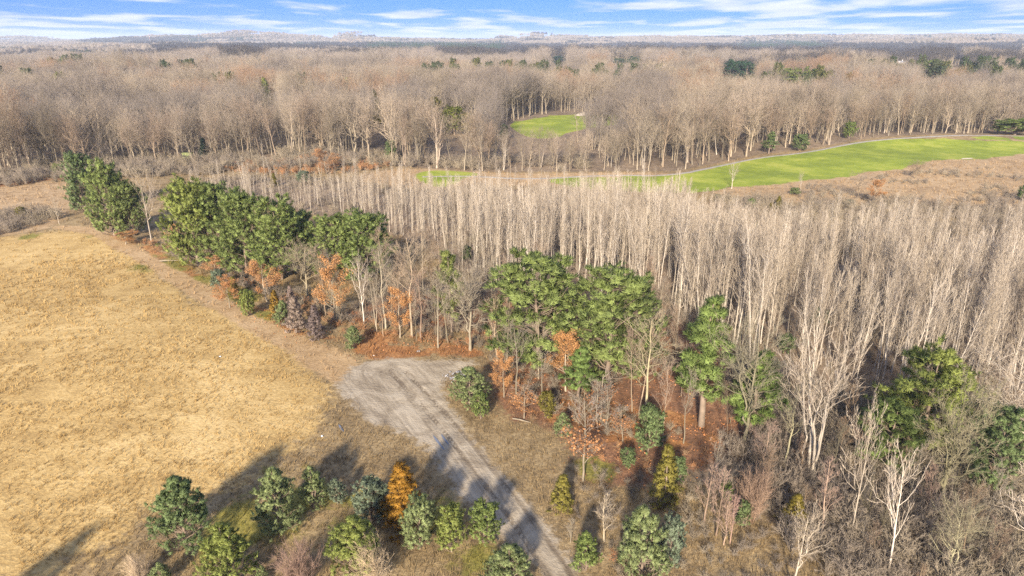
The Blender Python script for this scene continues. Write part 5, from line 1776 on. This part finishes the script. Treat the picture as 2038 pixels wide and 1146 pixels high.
# ================================================================== grass, weeds and fallen leaves
def blade_mass(name, x, y, hgt, wid, blades, col, label, cat, rng, lean=0.45):
    n = len(x)
    z = ground_z(x, y)
    m = n * blades
    p = np.repeat(np.stack([x, y, z], 1), blades, 0)
    H = np.repeat(hgt, blades) * rng.uniform(0.6, 1.2, m)
    W = np.repeat(wid, blades) * rng.uniform(0.7, 1.3, m)
    p[:, :2] += rng.normal(size=(m, 2)) * (np.repeat(wid, blades) * 1.6)[:, None]
    a = rng.uniform(0, 2 * pi, m)
    sd = np.stack([np.cos(a), np.sin(a), np.zeros(m)], 1)
    tip = np.stack([rng.normal(size=m) * lean, rng.normal(size=m) * lean, np.ones(m)], 1) * H[:, None]
    V = np.stack([p - sd * W[:, None] * 0.5, p + sd * W[:, None] * 0.5, p + tip], 1)
    V[:, :2, 2] -= 0.03
    F = np.arange(m * 3).reshape(-1, 3)
    me = bpy.data.meshes.new(name)
    me.vertices.add(m * 3)
    me.vertices.foreach_set("co", V.astype(np.float32).ravel())
    me.loops.add(m * 3)
    me.loops.foreach_set("vertex_index", F.astype(np.int32).ravel())
    me.polygons.add(m)
    me.polygons.foreach_set("loop_start", (np.arange(m) * 3).astype(np.int32))
    c = np.repeat(col, blades, 0) * rng.uniform(0.78, 1.22, m)[:, None]
    c = np.repeat(np.clip(c, 0, 1), 3, 0)
    at = me.color_attributes.new("blade", "FLOAT_COLOR", "POINT")
    at.data.foreach_set("color", np.concatenate([c, np.ones((m * 3, 1))], 1).astype(np.float32).ravel())
    me.materials.append(M_BLADE)
    me.update(calc_edges=True)
    o = mesh_obj(name, me)
    set_tags(o, label, cat, None, "stuff")
    return o


M_BLADE, _nt, _b = new_mat("grass_blades")
_a = N(_nt, "ShaderNodeAttribute", attribute_name="blade")
_nt.links.new(_a.outputs["Color"], _b.inputs["Base Color"])
_t = N(_nt, "ShaderNodeBsdfTranslucent")
_nt.links.new(_a.outputs["Color"], _t.inputs["Color"])
_mx = N(_nt, "ShaderNodeMixShader")
_mx.inputs[0].default_value = 0.25
_nt.links.new(_b.outputs[0], _mx.inputs[1])
_nt.links.new(_t.outputs[0], _mx.inputs[2])
_nt.links.new(_mx.outputs[0], [q for q in _nt.nodes if q.type == "OUTPUT_MATERIAL"][0].inputs[0])

rng = np.random.default_rng(77)
gxs, gys = [], []
for (r0, r1, dens) in ((44, 75, 5.0), (75, 110, 3.0), (110, 170, 1.2), (170, 330, 0.22)):
    area = radians(84) * (r1 ** 2 - r0 ** 2) / 2
    k = int(area * dens)
    rr3 = np.sqrt(rng.uniform(r0 ** 2, r1 ** 2, k))
    aa = np.radians(rng.uniform(-42, 42, k))
    gxs.append(rr3 * np.sin(aa))
    gys.append(rr3 * np.cos(aa))
tx = np.concatenate(gxs)
ty = np.concatenate(gys)
tz = terrain(tx, ty)
v = in_view(tx, ty, tz, 30, 1)
tx, ty = tx[v], ty[v]
w = cover(tx, ty)
dist = np.hypot(tx, ty)
tone = np.clip(vnoise(tx, ty, 1.1, 101) * 0.5 + vnoise(tx, ty, 5, 102) * 0.35 + rng.random(len(tx)) * 0.35 - 0.08, 0, 1)
wood = np.maximum(w["litter"], w["orange"])
keep = (rng.random(len(tx)) > w["dirt"] * 1.5) & (w["fairway"] < 0.3) & (rng.random(len(tx)) > w["track"] * 0.85) & (rng.random(len(tx)) > wood * 0.55) & (rng.random(len(tx)) > w["woods"] * 0.6)
keep &= (w["field"] < 0.4) | (vnoise(tx, ty, 2.6, 104) * 0.7 + vnoise(tx * 0.5 + ty * 0.4, ty, 9, 105) * 0.5 > 0.36)
MARKS = []
for pts_, wd, dt in (([(325, 778), (385, 748), (440, 730)], 0.5, 0.35), ([(60, 772), (180, 712), (305, 655)], 0.45, -0.4), ([(170, 882), (330, 862), (490, 838)], 0.7, -0.5),
                     ([(300, 842), (420, 815), (560, 790)], 0.6, -0.5), ([(20, 905), (80, 860), (86, 790), (70, 770)], 0.7, -0.5), ([(330, 700), (420, 655), (470, 640)], 0.5, 0.3),
                     ([(0, 1015), (70, 960), (100, 900)], 0.9, -0.5), ([(220, 925), (380, 920)], 0.6, -0.4)):
    dl = seg_dist(GP(pts_), tx, ty, False) + (vnoise(tx, ty, 1.4, 107) - 0.5) * 0.7
    near_ = dl < wd
    tone = np.where(near_, np.clip(tone + dt, 0, 1), tone)
    MARKS.append((near_, dt))
    keep &= ~(near_ & (rng.random(len(tx)) < 0.3))
mark = np.zeros(len(tx))
for q_, dt in MARKS:
    mark = np.where(q_, dt, mark)
mark = mark[keep]
tx, ty, dist, tone = tx[keep], ty[keep], dist[keep], tone[keep]
w = {k: q[keep] for k, q in w.items()}
ru_ = tx * cos(radians(62)) + ty * sin(radians(62))
rv_ = -tx * sin(radians(62)) + ty * cos(radians(62))
strk = vnoise(ru_ * 0.09, rv_, 2.0, 121) * 0.6 + vnoise(tx, ty, 17, 122) * 0.6
tone = np.where(w["field"] > 0.4, np.clip(tone * 0.85 + (strk - 0.6) * 0.75 + 0.02, 0, 1), tone)
tone = np.clip(tone + mark * 1.6, 0, 1)
col = cover_colour(w, tone)
hgt = np.where(w["field"] > 0.5, 0.34, 0.46) * (0.6 + 0.8 * vnoise(tx, ty, 2.0, 103)) * np.clip(dist / 90, 1, 1.6)
wid = 0.055 * np.clip(dist / 75, 0.9, 2.6)
fld = w["field"] > 0.5
blade_mass("field_grass", tx[fld], ty[fld], hgt[fld], wid[fld], 5, col[fld], "dry golden grass covering the mown field", "grass", rng)
blade_mass("weeds", tx[~fld], ty[~fld], hgt[~fld], wid[~fld], 5, col[~fld], "brown weeds and dry grass around the road and under the trees", "weeds", rng)

# fallen leaves under the wood
k = 60000
rr3 = np.sqrt(rng.uniform(60 ** 2, 135 ** 2, k))
aa = np.radians(rng.uniform(-40, 42, k))
lx, ly = rr3 * np.sin(aa), rr3 * np.cos(aa)
w2 = cover(lx, ly)
pr = np.maximum(w2["orange"] * 0.6, w2["litter"] * (0.25 + 0.6 * (vnoise(lx, ly, 8, 111) > 0.5)))
mm = (rng.random(k) < pr) & in_view(lx, ly, terrain(lx, ly), 30, 1) & (w2["dirt"] < 0.3)
lx, ly = lx[mm], ly[mm]
lz = ground_z(lx, ly) + rng.uniform(0.02, 0.22, len(lx))
lv = leaf_cards(np.stack([lx, ly, lz], 1), 0.24, rng, 0)
M_FALLEN = veg_material("fallen_leaves", (0.34, 0.14, 0.05), (0.38, 0.16, 0.06), attr=True, big=0.35, cc=(0.23, 0.11, 0.055))
o = mesh_obj("fallen_leaves", build_mesh("fallen_leaves", [lv], [M_FALLEN]))
set_tags(o, "rust-coloured fallen leaves on the woodland floor", "leaves", None, "stuff")

# ================================================================== small things
def box(cx, cy, cz, sx, sy, sz):
    v = np.array([[x, y, z] for z in (0, 1) for y in (-.5, .5) for x in (-.5, .5)]) * np.array([sx, sy, sz]) + np.array([cx, cy, cz])
    f = np.array([[0, 2, 3, 1], [4, 5, 7, 6], [0, 1, 5, 4], [2, 6, 7, 3], [0, 4, 6, 2], [1, 3, 7, 5]])
    return v, f


def rock_mesh(seed, mat):
    rng_ = np.random.default_rng(seed)
    import bmesh
    bm = bmesh.new()
    bmesh.ops.create_icosphere(bm, subdivisions=1, radius=0.5)
    for v_ in bm.verts:
        v_.co *= rng_.uniform(0.7, 1.15)
        v_.co.z *= 0.65
    me = bpy.data.meshes.new("rock")
    bm.to_mesh(me)
    bm.free()
    me.materials.append(mat)
    return me


M_ROCK = plain_material("rubble_stone", (0.17, 0.16, 0.155), (0.32, 0.305, 0.295), 2.0)
rocks = [rock_mesh(900 + i, M_ROCK) for i in range(5)]
c0 = G(912, 748)
pile = []
for i in range(70):
    a = random.uniform(0, 2 * pi)
    q = random.random() ** 0.6
    x = c0[0] + cos(a) * q * 2.3
    y = c0[1] + sin(a) * q * 1.5
    s = random.uniform(0.18, 0.5)
    z = float(terrain(x, y)) + 0.55 * (1 - q) + s * 0.12
    o = mesh_obj("stone", rocks[i % 5])
    o.location = (x, y, z)
    o.scale = (s, s * random.uniform(0.7, 1.1), s)
    o.rotation_euler = (random.uniform(-0.4, 0.4), random.uniform(-0.4, 0.4), random.uniform(0, 6.3))
    set_tags(o, "grey broken stone in the rubble pile behind the clearing pine", "stone", "stones of the rubble pile")
for (px, py, s, lab) in ((833, 700, 0.6, "pale boulder in the orange leaves above the dirt clearing"), (641, 869, 0.4, "white lump lying in the brown grass below the clearing"),
                         (438, 710, 0.35, "small white stone in the golden field"), (744, 708, 0.3, "small pale stone at the top edge of the clearing"), (900, 761, 0.35, "whitish block beside the clearing pine")):
    P = G(px, py)
    o = mesh_obj("boulder", rocks[(px + py) % 5].copy())
    o.data.materials.clear()
    o.data.materials.append(M_ROCK if px == 833 else M_WHITE)
    o.location = (P[0], P[1], P[2] + s * 0.2)
    o.scale = (s, s * 0.8, s)
    set_tags(o, lab, "stone")

# fallen log right of the clearing pine
a, b = G(1020, 836), G(1056, 843)
Pl = np.array([[a + (b - a) * t + np.array([0, 0, 0.22 + 0.05 * sin(5 * t)]) for t in np.linspace(0, 1, 6)]])
o = mesh_obj("fallen_log", build_mesh("fallen_log", [(*tubes(Pl, np.array([[0.07, 0.10, 0.10, 0.09, 0.07, 0.04]]), 7), 0)], [M_BARK]))
set_tags(o, "bleached fallen log lying among brown weeds right of the clearing", "log")
a, b = G(318, 522), G(365, 521)
Pl = np.array([[a + (b - a) * t + np.array([0, 0, 0.3 + 0.1 * sin(4 * t)]) for t in np.linspace(0, 1, 6)]])
o = mesh_obj("fallen_log", build_mesh("fallen_log", [(*tubes(Pl, np.array([[0.12, 0.14, 0.13, 0.1, 0.08, 0.04]]), 7), 0)], [M_BARK]))
set_tags(o, "pale fallen branch under the salmon-leaved oak by the track", "log")

# green hunting blind at the edge of the woods
P = G(376, 324)
M_BLIND = plain_material("blind_green", (0.17, 0.20, 0.07), (0.23, 0.25, 0.10), 1.5)
M_DARK = plain_material("dark_opening", (0.03, 0.03, 0.025), (0.05, 0.045, 0.04))
root = put(bpy.data.objects.new("hunting_blind", None))
root.location = P
set_tags(root, "pale green box blind standing at the edge of the bare woods", "hunting blind")
for (lx_, ly_) in ((-1.2, -0.9), (1.2, -0.9), (-1.2, 0.9), (1.2, 0.9)):
    mesh_obj("leg", build_mesh("leg", [(*box(lx_, ly_, -0.2, 0.14, 0.14, 1.6), 0)], [M_BARK]), root)
mesh_obj("cabin", build_mesh("cabin", [(*box(0, 0, 1.4, 3.4, 2.4, 2.4), 0)], [M_BLIND]), root)
mesh_obj("roof", build_mesh("roof", [(*box(0, 0, 3.8, 3.7, 2.7, 0.12), 0)], [M_BLIND]), root)
for wx in (-0.8, 0.8):
    mesh_obj("window", build_mesh("window", [(*box(wx, -1.215, 2.5, 0.9, 0.04, 0.5), 0)], [M_DARK]), root)

# red and white mast far off
P = G(300, 91)
P[2] = float(terrain(P[0], P[1]))
D_ = depth(P)
H_ = height_to(P, 67)
root = put(bpy.data.objects.new("radio_mast", None))
root.location = P
set_tags(root, "thin red and white radio mast rising from the far woods", "radio mast")
M_RED = plain_material("mast_red", (0.50, 0.16, 0.12), (0.55, 0.20, 0.15))
for i in range(7):
    z0, z1 = H_ * i / 7, H_ * (i + 1) / 7
    w_ = 1.5
    parts = []
    for (sx, sy) in ((-1, -0.6), (1, -0.6), (0, 1.1)):
        parts.append((*tubes(np.array([[[sx * w_ / 2, sy * w_ / 2, z0], [sx * w_ / 2, sy * w_ / 2, z1]]]), np.full((1, 2), 0.32), 5), 0))
    nb_ = 5
    for q in range(nb_):
        za, zb = z0 + (z1 - z0) * q / nb_, z0 + (z1 - z0) * (q + 1) / nb_
        parts.append((*tubes(np.array([[[-w_ / 2, -w_ * .3, za], [w_ / 2, -w_ * .3, zb]]]), np.full((1, 2), 0.14), 4), 0))
    mesh_obj("mast_section", build_mesh("mast_section", parts, [M_WHITE if i % 2 else M_RED]), root)

# houses far behind the fairway wood
M_ROOF = plain_material("pale_roof", (0.62, 0.60, 0.58), (0.72, 0.70, 0.67), 0.5)
M_WALL = plain_material("house_wall", (0.55, 0.52, 0.46), (0.62, 0.59, 0.54), 0.5)
M_GLASS = plain_material("window_glass", (0.04, 0.05, 0.06), (0.06, 0.07, 0.08), 1.0, 0.2)


def house(px, py, wpx, rotz, lab):
    P = G(px, py)
    P[2] = float(terrain(P[0], P[1])) - 0.1
    L = wpx * depth(P) / F_PX
    W = L * 0.62
    hw = 6.5
    top = 10.5
    r_ = put(bpy.data.objects.new("house", None))
    r_.location = P
    r_.rotation_euler = (0, 0, rotz)
    set_tags(r_, lab, "house", "houses among the far woods")
    mesh_obj("wall", build_mesh("wall", [(*box(0, 0, 0, L, W, hw), 0), (np.array([[-L / 2, -W / 2, hw], [-L / 2, W / 2, hw], [-L / 2, 0, top - .3], [L / 2, -W / 2, hw], [L / 2, W / 2, hw], [L / 2, 0, top - .3]]), np.array([[0, 2, 1], [3, 4, 5]]), 0)], [M_WALL]), r_)
    e = 0.5
    a_ = np.array([[-L / 2 - e, -W / 2 - e, hw - .3], [L / 2 + e, -W / 2 - e, hw - .3], [L / 2 + e, 0, top], [-L / 2 - e, 0, top], [-L / 2 - e, W / 2 + e, hw - .3], [L / 2 + e, W / 2 + e, hw - .3]])
    v_ = np.concatenate([a_, a_ - np.array([0, 0, 0.25])])
    f_ = np.array([[0, 1, 2, 3], [3, 2, 5, 4], [9, 8, 7, 6], [10, 11, 8, 9], [0, 6, 7, 1], [4, 5, 11, 10], [0, 3, 9, 6], [3, 4, 10, 9], [1, 7, 8, 2], [2, 8, 11, 5]])
    rf = mesh_obj("roof", build_mesh("roof", [(v_, f_, 0)], [M_ROOF]), r_)
    mesh_obj("chimney", build_mesh("chimney", [(*box(L * 0.25, W * 0.12, hw + 1, 1.0, 1.0, 5.2), 0)], [M_WALL]), rf)
    for i in range(4):
        mesh_obj("window", build_mesh("window", [(*box(-L / 2 + L * (i + 0.5) / 4, -W / 2 - 0.03, 3.8, L * 0.09, 0.1, 1.6), 0)], [M_GLASS]), r_)


house(1792, 133, 22, 0.5, "white-roofed house standing farthest from its neighbours in the far woods")
house(1880, 143, 16, -0.4, "smaller pale house behind the tall pine in front of the houses")
house(1893, 143, 18, 0.7, "pale-roofed house just right of the pines in the far woods")
house(1930, 150, 18, 0.2, "grey-roofed house low in the far woods at the right")
house(1946, 151, 18, 1.0, "pale gabled house ending the row of houses at the right")

# pale bunkers by the second green
M_SAND = plain_material("bunker_sand", (0.52, 0.42, 0.30), (0.62, 0.52, 0.38), 0.6)


def sand(pts, lab):
    poly = smooth(GP(pts), 2)
    n_ = len(poly)
    z = ground_z(poly[:, 0], poly[:, 1]) + 0.16
    c_ = poly.mean(0)
    V = np.concatenate([np.stack([poly[:, 0], poly[:, 1], z], 1), [[c_[0], c_[1], float(ground_z(c_[:1], c_[1:])[0]) + 0.1]]])
    F = np.array([[i, (i + 1) % n_, n_] for i in range(n_)])
    o_ = mesh_obj("sand_bunker", build_mesh("sand_bunker", [(V, F, 0)], [M_SAND]))
    set_tags(o_, lab, "bunker", None, "structure")


sand([(1140, 229), (1165, 222), (1185, 221), (1175, 228), (1155, 232)], "sand bunker above the second green")
sand([(1180, 224), (1215, 221), (1212, 226), (1190, 228)], "smaller sand bunker above the second green")
sand([(1912, 315.5), (1935, 314.5), (1937, 316.5), (1915, 317.5)], "pale tee strip on the fairway")

# ================================================================== haze
mh = bpy.data.materials.new("haze_air")
mh.use_nodes = True
nt = mh.node_tree
for q in list(nt.nodes):
    nt.nodes.remove(q)
out = N(nt, "ShaderNodeOutputMaterial")
pv = N(nt, "ShaderNodeVolumePrincipled")
pv.inputs["Color"].default_value = (0.78, 0.88, 1.0, 1)
pv.inputs["Density"].default_value = 9.5e-5
pv.inputs["Anisotropy"].default_value = 0.0
nt.links.new(pv.outputs[0], out.inputs["Volume"])
HZ0, HZ1, HR = -22.0, 138.0, 20500.0
hv, hf = box(0, 0, HZ0, HR * 2, HR * 2, HZ1 - HZ0)
hz = mesh_obj("haze", build_mesh("haze", [(hv, hf, 0)], [mh]))
set_tags(hz, "thin pale haze filling the air out to the hills", "haze", None, "stuff")
